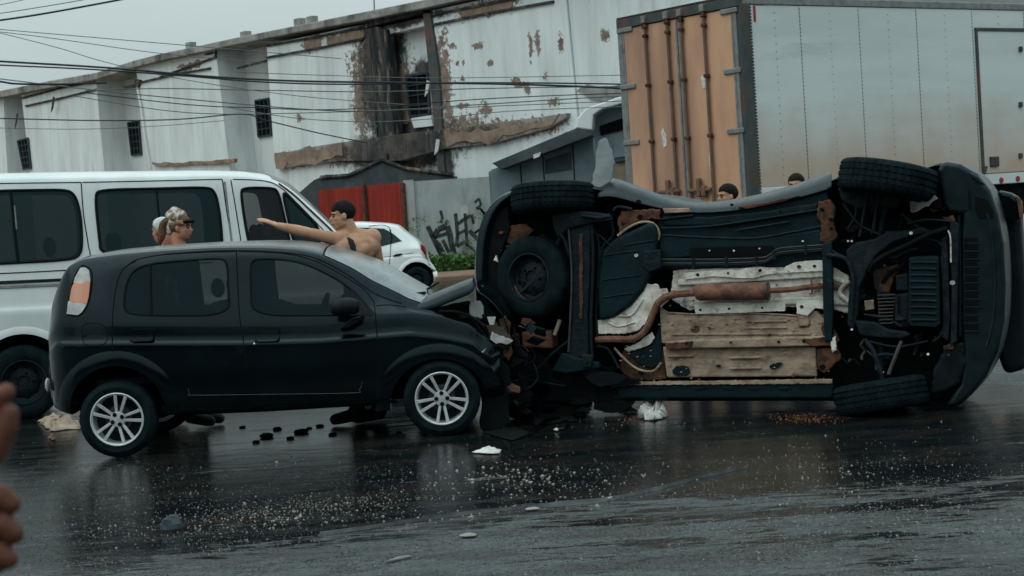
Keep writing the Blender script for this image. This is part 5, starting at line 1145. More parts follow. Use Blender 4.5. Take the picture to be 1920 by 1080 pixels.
VW = ([(-130, 364), (0, 357), (60, 356), (120, 355), (138, 361), (148, 385), (153, 420), (154, 460), (150, 478), (132, 487), (0, 494), (-130, 501)],
      [(179, 366), (188, 355), (295, 353), (392, 350), (405, 358), (412, 385), (417, 430), (418, 468), (410, 474), (192, 484), (186, 440)],
      [(454, 360), (461, 351), (515, 351), (526, 358), (534, 395), (546, 452), (544, 472), (474, 474), (465, 440)],
      [(534, 358), (545, 367), (575, 398), (601, 424), (604, 445), (600, 462), (556, 466), (544, 410)])
V.shell([V.X(u) for u in [-240, -225, -200] + list(range(-180, 440, 20)) + list(range(440, 861, 12))], 'body', MT['white'], van, [(xw.x, xw.z + .03, .44), (FN.q(735, 700, -HN).x, xw.z + .03, .44)], [roundpoly(FN.pl(P, -HN), it=1) for P in VW])
for x in (xw.x, FN.q(735, 700, -HN).x):
    for sy in (-1, 1): wheel(van, (x, sy * (HN - .10), .34), .34, .20, .205, 'steel', (0, 0, 0 if sy < 0 else PI))
V.flare((xw.x, xw.z + .03), .43, .50, 5, 175, .012, 'arch_lip', MT['white'], van)
for k, P in enumerate(VW):
    b = MB(); Q = roundpoly(FN.pl(P, -HN), it=2); Q = smoothpts([Vector((p[0], -V.S(p[0], p[1]) - .004, p[1])) for p in Q], 2, True); b.tube(Q + [Q[0]], .014, 6); b.build('window_seal', MT['rubber'], van, smooth=True)
    V.patch(grow(P, 1.0), .003, 'side_window', MT['vclear'] if k == 2 else MT['vglass'], van, 30, 8, rnd=2, far=True, skirt=.004)
# seats seen dimly through the glass
for x in (FN.q(492, 440, 0).x, FN.q(330, 440, 0).x, FN.q(215, 440, 0).x, FN.q(95, 440, 0).x, FN.q(-20, 440, 0).x):
    for y in (-.55, 0, .5):
        b = MB(); b.bb(x - .08, x + .08, y - .22, y + .22, .75, 1.42); st = b.build('seat', MT['cloth'], van, bevel=.05, seg=3); b = MB(); b.ball((x - .02, y, 1.56), (.06, .13, .10), 14); b.build('headrest', MT['cloth'], st, smooth=True)
b = MB(); b.bb(V.X(-200), V.X(620), -.85, .85, .45, .6); b.build('cabin_floor', MT['rubber'], van)
b = MB(); b.tube([(FN.q(560, 470, 0).x + .32 * 0 + .05 * math.sin(a / 3), .40 + .19 * math.cos(a * PI / 10), 1.17 + .16 * math.sin(a * PI / 10)) for a in range(21)], .015, 6); b.build('steering_wheel', MT['rubber'], van, smooth=True)
V.line([(20, 359), (27, 430), (34, 490)], .014, 'window_divider', MT['rubber'], van, off=.006); V.line([(295, 355), (300, 410), (306, 476)], .010, 'window_divider', MT['rubber'], van, off=.006)
V.line([(27, 385), (31, 430)], .008, 'window_catch', MT['gal'], van, off=.02)
sm = MB()
for P in ([(153, 342), (157, 400), (166, 460), (170, 500), (170, 730)], [(420, 336), (428, 400), (437, 460), (440, 560)], [(436, 336), (446, 400), (456, 470)], [(-200, 346), (0, 343), (153, 341)], [(155, 341), (300, 338), (420, 335)], [(-200, 520), (0, 513), (140, 506), (400, 492)], [(440, 335), (500, 338), (530, 350), (560, 378), (620, 440)]):
    V.line(P, .0055, '', None, None, b=sm)
sm.build('panel_seam', MT['gap'], van, smooth=True)
V.line([(424, 340), (430, 400), (438, 470)], .012, 'door_channel', MT['gal'], van, off=-.004)
V.patch([(-200, 538), (0, 527), (140, 521), (300, 510), (300, 514), (140, 526), (0, 533), (-200, 545)], .012, 'side_moulding', MT['under'], van, 24, 2)
V.patch([(-200, 546), (0, 536), (140, 530), (300, 518), (300, 522), (140, 534), (0, 541), (-200, 552)], .012, 'side_moulding', MT['gal'], van, 24, 2)
V.line([(528, 343), (556, 364), (585, 391), (620, 424), (640, 444)], .011, 'screen_pillar_seal', MT['rust'], van, off=.004)
screen(V, V.X(528), V.X(655), .10, .006, 'windscreen', MT['vglass'], van)

# ================================================================ WHITE COMPACT CAR FAR BEHIND
a = atY(640, 500, 38.0); FC = Frame(a.x, 38.8, 0)
wc = thing('white_hatchback', 'small white hatchback with a red tail lamp parked by the grey wall', 'car', FC)
K = CarBody(FC, .8, zb=[(462, 540), (812, 532)], zs=[(462, 505), (560, 484), (640, 479), (706, 474), (755, 466), (788, 464), (802, 492), (810, 512)],
    zr=[(462, 502), (530, 475), (575, 432), (610, 425), (680, 422), (730, 424), (750, 428), (764, 440), (786, 456), (802, 488), (810, 510)],
    zt=[(462, 498), (530, 470), (575, 424), (610, 417), (680, 415), (730, 418), (748, 421), (762, 434), (786, 451), (802, 482), (810, 505)],
    w=[(462, .6), (500, .78), (760, .8), (795, .72), (812, .6)], wr=[(462, .5), (560, .6), (740, .58), (812, .5)], yr=.6)
xr = FC.q(782, 525, -.8); xf = FC.q(560, 538, -.8)
K.shell([K.X(u) for u in list(range(462, 730, 8)) + list(range(730, 811, 4))], 'body', MT['cwhite'], wc, [(xr.x, .33, .36), (xf.x, .33, .36)])
for x in (xr.x, xf.x):
    for sy in (-1, 1): wheel(wc, (x, sy * .71, .29), .29, .17, .18, 'steel', (0, 0, 0 if sy < 0 else PI))
K.flare((xr.x, .33), .355, .44, 0, 180, .02, 'arch_flare', MT['cwhite'], wc)
K.patch([(596, 466), (606, 432), (640, 427), (690, 427), (720, 429), (736, 438), (753, 452), (706, 464), (650, 469)], .01, 'side_window', MT['vglass'], wc, 20, 5)
K.line([(730, 430), (734, 446), (732, 458)], .015, 'window_divider', MT['rubber'], wc); K.line([(690, 424), (728, 426), (732, 470), (728, 505)], .008, 'panel_seam', MT['gap'], wc)
K.patch([(788, 457), (796, 462), (800, 474), (801, 487), (796, 482), (790, 468)], .02, 'tail_lamp', MT['lensr'], wc, 8, 4, y=.7)
K.patch([(737, 477), (754, 475), (754, 479), (737, 481)], .03, 'door_handle', MT['trim'], wc, 4, 3); K.line([(600, 490), (700, 484), (775, 474)], .008, 'body_crease', MT['wallgrey'], wc)

# ================================================================ TRAILER TRUCK
Yc = 22.0
for _ in range(30):
    p = atY(1389, 60, Yc); l = p + Vector((-math.sin(R(35.6)), math.cos(R(35.6)), 0)) * 2.5
    # keep the rear face 2.5 m wide: its left edge passes u = 1166 at the same height
    d = CM.transposed() @ (l - CAMP); u_ = 960 + FPX * d.x / -d.z
    Yc += (u_ - 1166) * -.02
FT = Frame(p.x, Yc, 35.6)
tr = thing('box_trailer', 'tall white box trailer with faded orange rear doors standing behind the overturned car', 'trailer', FT)
LT = 13.5
zt = FT.q(1398, -6, 0).z; zrl = FT.q(1860, 326, 0).z; zrb = FT.q(1860, 346, 0).z; zdb = FT.qx(1300, 386, 0).z
b = MB(); b.bb(.05, LT, .05, 2.45, zrb + .03, zt - .02); b.build('box_core', MT['tside'], tr)
b = MB(); b.bb(-.01, LT, -.02, .06, zt - .10, zt); b.bb(-.01, LT, 2.44, 2.52, zt - .10, zt); b.build('top_rail', MT['gal'], tr, bevel=.01)
b = MB(); b.bb(-.02, LT, -.02, .10, zrb, zrl); b.build('bottom_rail', MT['tside'], tr, bevel=.01)
us_ = [1412, 1507, 1617, 1725, 1829, 1926, 2020, 2110, 2195]; xs_ = [FT.q(u, 180, 0).x for u in us_]; xs_ = [min(x, LT) for x in xs_]
low = M('trailer_skirt_dirt', (.33, .29, .245), (.36, .37, .36), 1.2, .6, None, 0, .1, 30, c3=(.33, .23, .17), s3=.8, ramp3=(.5, .7), stretch=(1.4, 1.4, .5))
def sidepanel_material():
    """white panel with tan dirt splashed up from the road"""
    m = MT['tside'].copy(); m.name = 'trailer_side'; t = m.node_tree; L = t.links.new; bs = t.nodes['Principled BSDF']; src = bs.inputs['Base Color'].links[0].from_socket
    tc = t.nodes.new('ShaderNodeTexCoord'); sx = t.nodes.new('ShaderNodeSeparateXYZ'); L(tc.outputs['Object'], sx.inputs[0])
    n = t.nodes.new('ShaderNodeTexNoise'); n.inputs['Scale'].default_value = 1.3; n.inputs['Detail'].default_value = 8; L(tc.outputs['Object'], n.inputs['Vector'])
    a = t.nodes.new('ShaderNodeMath'); a.operation = 'MULTIPLY_ADD'; L(n.outputs['Fac'], a.inputs[0]); a.inputs[1].default_value = -1.5; L(sx.outputs['Z'], a.inputs[2])
    r = t.nodes.new('ShaderNodeMapRange'); L(a.outputs[0], r.inputs['Value']); r.inputs['From Min'].default_value = zrl + .45; r.inputs['From Max'].default_value = zrl - .75; r.inputs['To Max'].default_value = .9
    x = t.nodes.new('ShaderNodeMix'); x.data_type = 'RGBA'; L(r.outputs['Result'], x.inputs['Factor']); L(src, x.inputs['A']); x.inputs['B'].default_value = (.42, .315, .235, 1); L(x.outputs['Result'], bs.inputs['Base Color'])
    return m
MSIDE = sidepanel_material()
for i in range(len(us_) - 1):
    if xs_[i + 1] - xs_[i] < .05: continue
    b = MB(); b.bb(xs_[i] + .004, xs_[i + 1] - .004, -.005 - .002 * (i % 2), .03, zrl + .004, zt - .105); b.build('side_panel', MSIDE, tr, bevel=.003)
b = MB()
for i, x in enumerate(xs_[:-1]):
    for k in range(46):
        z = zrl + .05 + k * (zt - zrl - .2) / 45
        b.box((x, -.011, z), (.011, .008, .011))
        if k % 2 == 0 and xs_[i + 1] - x > .5: b.box(((x + xs_[i + 1]) / 2, -.010, z), (.009, .007, .009))
for k in range(60): b.box((.175, -.018, zrb + .1 + k * (zt - zrb - .2) / 59), (.02, .02, .026))
props(b.build('rivets', MT['steel'], tr), kind='stuff')
b = MB(); b.bb(-.03, .165, -.022, .09, zrb - .05, zt - .1); b.build('corner_post', MT['darkpost'], tr, bevel=.008)
# side door
P = FT.pl([(1833, 58), (1925, 60), (1934, 300), (1846, 322)], -.03); b = MB(); x0, x1 = P[0][0], P[1][0] + .3; z1 = P[0][1]; b.bb(x0, x1, -.022, 0, zrl + .01, z1); sd_ = b.build('side_door', MSIDE, tr, bevel=.004)
b = MB(); b.bb(x0 - .045, x0, -.035, 0, zrl, z1 + .05); b.bb(x1, x1 + .045, -.035, 0, zrl, z1 + .05); b.bb(x0 - .045, x1 + .045, -.036, 0, z1, z1 + .05); b.build('door_frame', MT['darkpost'], tr, bevel=.005)
q = FT.q(1864, 303, -.03); b = MB(); b.box(q, (.19, .05, .15)); b.build('latch_plate', MT['steel'], sd_, bevel=.01); b = MB(); b.tube([FT.q(1850, 312, -.04), FT.q(1846, 326, -.04)], .02, 6); b.build('latch_rod', MT['steel'], sd_)
for v in (92, 196, 292): q = FT.q(1914, v, -.04); b = MB(); b.box(q, (.07, .03, .08)); b.build('door_hinge', MT['steel'], sd_, bevel=.008)
for u, v in ((1878, 338), (1909, 335), (1955, 331)): q = FT.q(u, v, -.03); b = MB(); b.prism([(q.x + .045 * math.cos(k * PI / 6), q.z + .045 * math.sin(k * PI / 6)) for k in range(12)], -.035, .02); b.build('side_marker', MT['reflr'], tr, bevel=.004)
b = MB(); q = FT.q(1421, 7, -.01); b.bb(q.x - .09, q.x + .11, -.012, -.002, q.z - .02, q.z + .02); b.bb(q.x - .09, q.x - .05, -.012, -.002, q.z - .24, q.z - .03); b.build('reflector', MT['reflr'], tr); b = MB(); b.bb(q.x + .12, q.x + .28, -.012, -.002, q.z - .02, q.z + .02); b.build('reflector', MT['reflw'], tr)
# rear doors: local x = 0 plane, y runs across
def ry(u, v): q = FT.qx(u, v, 0); return q.y, q.z
def rbox(b, y0, y1, z0, z1, x0, x1): b.bb(x0, x1, y0, y1, z0, z1)
ym = ry(1278, 120)[0]
for y0, y1 in ((.10, ym - .008), (ym + .008, 2.42)):
    b = MB(); b.bb(-.035, .02, y0, y1, zdb - .3, zt - .14); dr = b.build('rear_door', MT['door'], tr, bevel=.008)
    b = MB(); s_ = .035
    for a_, c_ in ((y0, y0 + s_), (y1 - s_, y1)): b.bb(-.045, -.03, a_, c_, zdb - .3, zt - .14)
    b.build('door_edge', MT['gal'], dr, bevel=.004)
b = MB(); b.bb(-.06, .05, -.02, 2.52, zt - .13, zt + .01); b.build('rear_header', MT['darkpost'], tr, bevel=.01)
b = MB(); b.bb(-.065, -.0, 0, 2.5, zt + .012, zt + .03); b.build('header_strip', MT['rust'], tr)
b = MB(); b.bb(-.04, .1, 2.43, 2.53, zrb - .05, zt - .13); b.build('corner_post', MT['gal'], tr, bevel=.008)
b = MB(); b.bb(-.05, -.01, .03, .09, zrb - .05, zt - .13); b.build('hinge_post', MT['gal'], tr, bevel=.006)
b = MB(); b.bb(-.08, .1, 0, 2.5, zdb - .5, zdb - .3); b.build('rear_sill', MT['darkpost'], tr, bevel=.01)
for i, (u, v) in enumerate(((1221, 130), (1263, 130), (1289, 130), (1332, 130))):
    y = ry(u, v)[0]; b = MB(); b.tube([(-.075, y, zdb - .35), (-.075, y, zt - .03)], .021, 10); rod = b.build('lock_rod', MT['lockrod'], tr, smooth=True)
    b = MB(); b.bb(-.062, -.036, y + .03, y + .05, zdb - .3, zt - .14); b.build('rod_channel', MT['gal'], rod)
    for zz in (ry(u, 160 - (u - 1221) * .16)[1], ry(u + 6, 265 - (u - 1221) * .10)[1], zt - .17, zt - .3): b = MB(); b.box((-.075, y, zz), (.06, .08, .05)); b.build('rod_guide', MT['rust'], rod, bevel=.012)
    b = MB(); b.box((-.08, y, zt - .07), (.07, .09, .1)); b.build('cam_keeper', MT['gal'], rod, bevel=.01)
for yy, vv in ((2.40, (57, 164, 269)), (.10, (19, 133, 246))):
    for v in vv:
        z = ry(1172 if yy > 1 else 1380, v)[1]; b = MB(); b.bb(-.065, -.03, yy - .22 if yy > 1 else yy - .1, yy + .12 if yy > 1 else yy + .22, z - .035, z + .035); h = b.build('door_hinge', MT['gal'], tr, bevel=.012)
for yy in (ry(1262, 358), ry(1320, 355)):
    b = MB(); b.bb(-.11, -.06, yy[0] - .24, yy[0] + .24, yy[1] - .03, yy[1] + .02); b.bb(-.12, -.06, yy[0] - .035, yy[0] + .035, yy[1] - .10, yy[1] + .16); b.bb(-.12, -.06, yy[0] - .14, yy[0] - .06, yy[1] - .10, yy[1] + .05); b.build('cam_handle', MT['lockrod'], tr, bevel=.015)
for u, v, w_, h_ in ((1249, 258, .05, .14), (1323, 153, .05, .10), (1336, 300, .03, .13), (1213, 68, .03, .1), (1262, 420, .01, .01)):
    y, z = ry(u, v); b = MB(); b.prism(jag([(y - w_, z - h_ * .8), (y + w_ * .5, z - h_), (y + w_, z + h_ * .5), (y + w_ * .2, z + h_), (y - w_, z + .2 * h_)], .008, .03), 0, .003)
    o = b.build('paint_scuff', MT['paper'], tr); 
    for vt in o.data.vertices: vt.co = Vector((-.038 - vt.co.y, vt.co.x, vt.co.z))
for (u, v) in ((1186, 45), (1364, 10)): y, z = ry(u, v); b = MB(); b.bb(-.05, -.036, y - .11, y + .11, z - .022, z + .022); b.build('reflector', MT['reflr'], tr)
# running gear under the box
b = MB(); b.bb(.2, LT, .7, .85, zrb - .5, zrb); b.bb(.2, LT, 1.65, 1.8, zrb - .5, zrb); b.build('chassis_rail', MT['under'], tr)
for x in (1.3, 2.6, 3.9, 10.8, 12.4):
    b = MB(); b.tube([(x, .2, .5), (x, 2.3, .5)], .08, 8); b.bb(x - .05, x + .05, .7, 1.8, .5, zrb - .3); b.build('axle', MT['under'], tr)
    for y, rz in ((.22, 0), (2.28, PI)): wheel(tr, (x, y, .5), .5, .28, .29, 'steel', (0, 0, rz))
# ================================================================ PEOPLE
def blob(caps, balls, name, mat, parent, vox=.008, smooth=4, origin=Vector((0, 0, 0))):
    """one continuous surface grown from tapered limbs"""
    b = MB()
    for p, q, r0, r1 in caps:
        p = Vector(p) - origin; q = Vector(q) - origin; n = 6
        b.tube([p.lerp(q, k / n) for k in range(n + 1)], [r0 + (r1 - r0) * k / n for k in range(n + 1)], 14); b.ball(p, r0, 12); b.ball(q, r1, 12)
    for c, r, rot in balls: b.ball(Vector(c) - origin, r, 16, rot)
    o = b.build(name, mat, parent)
    md = o.modifiers.new('r', 'REMESH'); md.mode = 'VOXEL'; md.voxel_size = vox
    md = o.modifiers.new('s', 'SMOOTH'); md.iterations = smooth; md.factor = .5
    bpy.context.view_layer.update(); bake(o); o.data.shade_smooth()
    if not o.data.materials: o.data.materials.append(mat)
    return o
def headshape(c, f, up=Vector((0, 0, 1)), s=1.0):
    """balls and capsules of a head at c looking along f"""
    f = Vector(f).normalized(); r = f.cross(up).normalized(); up = r.cross(f)
    M3 = Matrix((r, f, up)).transposed()
    P = lambda x, y, z: Vector(c) + M3 @ Vector((x, y, z)) * s
    balls = [(P(0, -.012, .035), Vector((.074, .092, .082)) * s, M3), (P(0, .018, -.02), Vector((.062, .066, .085)) * s, M3), (P(0, .045, -.075), Vector((.034, .028, .028)) * s, M3), (P(0, .068, .022), Vector((.05, .018, .014)) * s, M3),
             (P(.034, .062, -.018), Vector((.02, .014, .017)) * s, M3), (P(-.034, .062, -.018), Vector((.02, .014, .017)) * s, M3), (P(0, .07, -.052), Vector((.026, .014, .008)) * s, M3), (P(0, .067, -.066), Vector((.022, .014, .008)) * s, M3),
             (P(.076, -.004, -.004), Vector((.010, .018, .031)) * s, M3), (P(-.076, -.004, -.004), Vector((.010, .018, .031)) * s, M3)]
    caps = [(P(0, .072, .012), P(0, .094, -.022), .008 * s, .014 * s), (P(0, .06, -.03), P(0, .07, -.05), .024 * s, .022 * s), (P(.04, -.0, -.06), P(0, .05, -.086), .022 * s, .020 * s), (P(-.04, -.0, -.06), P(0, .05, -.086), .022 * s, .020 * s), (P(0, -.03, -.05), P(0, -.045, -.12), .056 * s, .058 * s)]
    return caps, balls, P, M3
def eyes(P, M3, s, parent, org, brow=True):
    b = MB()
    for sx in (-1, 1): b.ball(P(.031 * sx, .079, .002) - org, Vector((.012, .006, .0055)) * s, 8, M3)
    b.build('eye', MT['hair'], parent, smooth=True)
    if brow:
        b = MB()
        for sx in (-1, 1): b.tube([P(.012 * sx, .087, .020) - org, P(.032 * sx, .085, .026) - org, P(.052 * sx, .070, .020) - org], .0042 * s, 6)
        b.build('eyebrow', MT['hair'], parent, smooth=True)
    b = MB(); b.tube([P(-.02, .079, -.058) - org, P(0, .086, -.059) - org, P(.02, .079, -.058) - org], .0028 * s, 6); b.build('lips', MT['lockrod'], parent, smooth=True)
def haircap(P, M3, s, parent, org, mat, low=.012, thick=1.10, name='hair', seed=0):
    b = MB(); b.ball((0, 0, 0), 1, 28); o = b.build(name, mat, parent, smooth=True)
    C0 = P(0, -.014, .035) - org
    for v in o.data.vertices:
        d = v.co.copy(); n = 1 + .035 * noise.noise(d * 7 + Vector((seed, 0, 0))) + .02 * noise.noise(d * 19)
        t = max(-1, min(1, (d.y - .05) / .6)); lim = low - .035 + .5 * ((-.045 if t < 0 else -.012) * (1 - abs(t)) * 2 + (.066 * t if t > 0 else .085 * t)) + .013 * noise.noise(d * 11 + Vector((seed, 3, 0)))
        z0 = d.z * .082; k = max(0, min(1, (z0 - lim) / .045)); sc = (1.015 + (thick - 1.0) * k) * n
        loc = Vector((d.x * .074, d.y * .092, d.z * .082)) * sc
        if z0 < lim: kk = min(1, (lim - z0) / .03); loc.z = lim; loc.x *= .97 - .25 * kk; loc.y *= .97 - .25 * kk
        v.co = C0 + M3 @ loc * s
    return o
def hand(caps, wrist, d, up, s=1.0):
    """palm, four fingers and a thumb added to caps"""
    d = Vector(d).normalized(); side = d.cross(Vector(up)).normalized(); up = side.cross(d)
    for k in range(4):
        o = side * (.030 - .020 * k) * s; L0 = (.038, .044, .041, .032)[k] * s; base = wrist + d * .085 * s + o
        caps.append((wrist + o * .6, base, .014 * s, .011 * s)); m = base + d * L0 - up * .006 * s; caps.append((base, m, .0100 * s, .0088 * s)); caps.append((m, m + d * L0 * .8 - up * .012 * s, .0088 * s, .0072 * s))
    t = wrist + d * .03 * s + side * .034 * s; caps.append((wrist, t, .017 * s, .015 * s)); caps.append((t, t + (d * .7 + side * .6) * .045 * s - up * .01, .0125 * s, .011 * s)); caps.append((t + (d * .7 + side * .6) * .045 * s - up * .01, t + (d * .9 + side * .5) * .075 * s - up * .016, .011 * s, .009 * s))
def person(label, u, v, Y, face, skin, cloth, name='person', hs=1.0, cap=None, group=None, drop=None, low=.012):
    c = atY(u, v, Y); base = Vector((c.x, c.y, 0)); o = thing(name, label, 'person', loc=base)
    f = Vector((math.cos(R(face)), math.sin(R(face)), 0)); side = Vector((-f.y, f.x, 0)); H = c.z - .06
    k = min(1.0, c.z / 1.66); caps, balls, P, M3 = headshape(c, f, s=hs)
    nb = Vector((c.x, c.y, c.z - .17)) - f * .03; sh = nb - Vector((0, 0, .045)); hip = Vector((c.x, c.y, c.z - .74 * k))
    caps += [(P(0, -.04, -.07), nb, .058, .062), (sh - side * .10, sh + side * .10, .075, .075), (sh - Vector((0, 0, .06)), hip + Vector((0, 0, .12)), .135, .12), (hip - side * .07, hip + side * .07, .12, .12)]
    balls += [(sh - Vector((0, 0, .13)), Vector((.17, .12, .15)), Matrix((side, f, Vector((0, 0, 1)))).transposed())]
    for sx in (-1, 1):
        a = sh + side * .175 * sx; e = a - Vector((0, 0, .29 * k)) + side * .03 * sx; w = e - Vector((0, 0, .25 * k)) + f * .06
        caps += [(a, e, .052, .042), (e, w, .040, .028)]; hand(caps, w, (f * .15 - Vector((0, 0, 1))), f * 1.0 + Vector((0, 0, .1)))
        h2 = hip + side * .09 * sx; kn = Vector((h2.x, h2.y, c.z * .29)) + f * .02; an = Vector((h2.x, h2.y, .08))
        caps += [(h2, kn, .085, .058), (kn, an, .055, .038), (an, an + f * .13 - Vector((0, 0, .04)), .04, .032)]
    body = blob(caps, balls, 'body', skin, o, .010, 3, base)
    org = base; eyes(P, M3, hs, o, org)
    # shirt and trousers
    tc = [(sh - side * .10 - Vector((0, 0, .03)), sh + side * .10 - Vector((0, 0, .03)), .088, .088), (sh - Vector((0, 0, .08)), hip, .158, .15)]
    for sx in (-1, 1): a = sh + side * .175 * sx; tc.append((a, a - Vector((0, 0, .16)), .068, .066))
    blob(tc, [(sh - Vector((0, 0, .13)), Vector((.185, .135, .16)), Matrix((side, f, Vector((0, 0, 1)))).transposed())], 'shirt', cloth, o, .012, 4, base)
    lc = [(hip - side * .05, hip + side * .05, .14, .14)]
    for sx in (-1, 1): h2 = hip + side * .09 * sx; lc.append((h2, Vector((h2.x, h2.y, c.z * .29)) + f * .02, .10, .075)); lc.append((Vector((h2.x, h2.y, c.z * .29)) + f * .02, Vector((h2.x, h2.y, .10)), .075, .058)); lc.append((Vector((h2.x, h2.y, .09)), Vector((h2.x, h2.y, .05)) + f * .18, .056, .046))
    blob(lc, [], 'trousers', MT['cloth'], o, .014, 3, base)
    if not cap: haircap(P, M3, hs, o, org, MT['hair'], low, seed=u)
    return o, P, M3, org
# the man pointing
Ym = 13.95; hc = atY(641, 405, Ym); base = Vector((atY(662, 480, Ym + .05).x, Ym + .05, 0))
man = thing('person', 'bare-chested man with short dark hair pointing left with an outstretched arm', 'person', loc=base)
f = Vector((-1, -.35, -.04)); caps, balls, P, M3 = headshape(hc, f, s=1.0)
nk = atY(658, 434, Ym + .02); shL = atY(634, 449, Ym - .06); shR = atY(698, 446, Ym + .06); el = atY(578, 437, Ym - .12); wr = atY(520, 423, Ym - .16)
chest = atY(663, 470, Ym + .03); waist = Vector((chest.x + .02, chest.y + .03, 1.10)); hip = Vector((chest.x + .03, chest.y + .03, .93))
caps += [(P(0, -.035, -.06), nk + Vector((0, 0, -.02)), .058, .066), (nk + Vector((-.02, 0, -.03)), shL, .062, .062), (nk + Vector((.03, 0, -.03)), shR, .062, .060),
         (shL, shL.lerp(el, .5), .058, .050), (shL.lerp(el, .5), el, .050, .043), (el, el.lerp(wr, .35), .045, .045), (el.lerp(wr, .35), wr, .045, .028), (chest, waist, .14, .125), (waist, hip, .125, .14)]
balls += [(chest + Vector((0, 0, .02)), Vector((.185, .12, .15)), None), (shL + Vector((.035, -.0, -.06)), Vector((.085, .07, .08)), None), (shR + Vector((-.03, -.02, -.06)), Vector((.09, .08, .085)), None), (shR, Vector((.074, .07, .078)), None), (atY(641, 464, Ym - .06), Vector((.075, .05, .06)), None), (atY(676, 467, Ym - .04), Vector((.080, .05, .062)), None)]
hand(caps, wr, wr - el + Vector((0, 0, .045)), Vector((.05, -.3, 1)), 1.0)
eR = atY(713, 512, Ym + .16); wR = atY(704, 570, Ym + .0)
caps += [(shR, shR.lerp(eR, .5), .060, .052), (shR.lerp(eR, .5), eR, .052, .044), (eR, wR, .043, .029)]; hand(caps, wR, Vector((-.1, 0, -1)), Vector((0, -1, 0)))
for sx in (-1, 1):
    h2 = hip + Vector((.09 * sx, 0, -.03)); kn = Vector((h2.x, h2.y, .50)); an = Vector((h2.x, h2.y, .085)); caps += [(h2, kn, .09, .06), (kn, an, .058, .038), (an, an + Vector((-.16, -.02, -.045)), .04, .03)]
blob(caps, balls, 'body', MT['skin'], man, .0075, 4, base)
eyes(P, M3, 1.0, man, base); haircap(P, M3, 1.0, man, base, MT['hair'], .004, 1.10)
lc = [(hip - Vector((.05, 0, 0)), hip + Vector((.05, 0, 0)), .15, .15)]
for sx in (-1, 1): lc += [(hip + Vector((.09 * sx, 0, -.05)), Vector((hip.x + .095 * sx, hip.y, .5)), .115, .085), (Vector((hip.x + .095 * sx, hip.y, .5)), Vector((hip.x + .09 * sx, hip.y, .10)), .085, .062), (Vector((hip.x + .09 * sx, hip.y, .08)), Vector((hip.x + .09 * sx - .18, hip.y - .02, .05)), .056, .046)]
blob(lc, [], 'trousers', MT['cloth'], man, .012, 4, base)
b = MB(); tq = [(650, 447, .15), (655, 455, .15), (661, 465, .15), (668, 478, .14)]
pts = [atY(u, v, Ym - .070) - base for u, v, _ in tq]; b.tube(pts, [.020, .042, .040, .034], 10)
b.build('tattoo', MT['ink'], man, smooth=True)
# two people behind the hatchback roof
o, P, M3, org = person('person in a pale headscarf with dark sunglasses pushed up, looking right over the hatchback roof', 340, 428, 14.6, -15, MT['skin2'], MT['cloth'], hs=.98, cap=1)
haircap(P, M3, .98, o, org, MT['brownhair'], -.004, 1.08, 'hair', 3)
rs = random.Random(4)
blob([(P(-.05, -.02, .10), P(.05, -.03, .10), .045, .045), (P(0, -.07, .06), P(0, -.10, -.01), .055, .045), (P(0, .03, .115), P(0, -.05, .155), .028, .034), (P(-.065, .04, .045), P(-.05, -.06, .05), .022, .03), (P(.065, .04, .045), P(.05, -.06, .05), .022, .03), (P(0, -.05, .155), P(.0, -.11, .12), .034, .03)],
     [(P(rs.uniform(-.06, .06), rs.uniform(-.09, .03), rs.uniform(.07, .13)), Vector((rs.uniform(.015, .03),) * 3), None) for _ in range(9)], 'headscarf', MT['scarf'], o, .006, 2, org)
b = MB(); b.tube([P(.075, .05, .052) - org, P(.04, .086, .056) - org, P(-.04, .086, .056) - org, P(-.075, .05, .052) - org], [.008, .013, .013, .008], 8)
for sx in (-1, 1): b.ball(P(.035 * sx, .086, .054) - org, (.026, .026, .016), 10)
b.build('sunglasses', MT['gap'], o, smooth=True)
b = MB(); b.tube(smoothpts([P(.02, -.09, .08) - org, P(.03, -.15, .04) - org, P(.03, -.17, -.04) - org, P(.03, -.20, -.14) - org], 4), [.030] + [.034] * 9 + [.022, .014, .01], 8); b.build('ponytail', MT['brownhair'], o, smooth=True)
o, P, M3, org = person('person in a grey-white cap, partly hidden behind the headscarf wearer', 303, 434, 14.9, 150, MT['skin2'], MT['cloth'], hs=.95, cap=1)
haircap(P, M3, .95, o, org, MT['cloth2'], .018, 1.14, 'cap', 8)
# onlookers behind the overturned car
person('dark-haired onlooker whose face shows over the dented sill, in front of the trailer doors', 1363, 369, 16.4, 205, MT['skin'], MT['cloth2'], hs=1.0)
person('onlooker of whom only dark hair shows above the sill, against the white trailer side', 1493, 349, 16.8, 245, MT['skin'], MT['cloth'], hs=1.0)
person('onlooker hardly showing above the dip of the sill, left of the other onlookers', 1283, 393, 16.9, 250, MT['skin'], MT['cloth'], hs=.95)
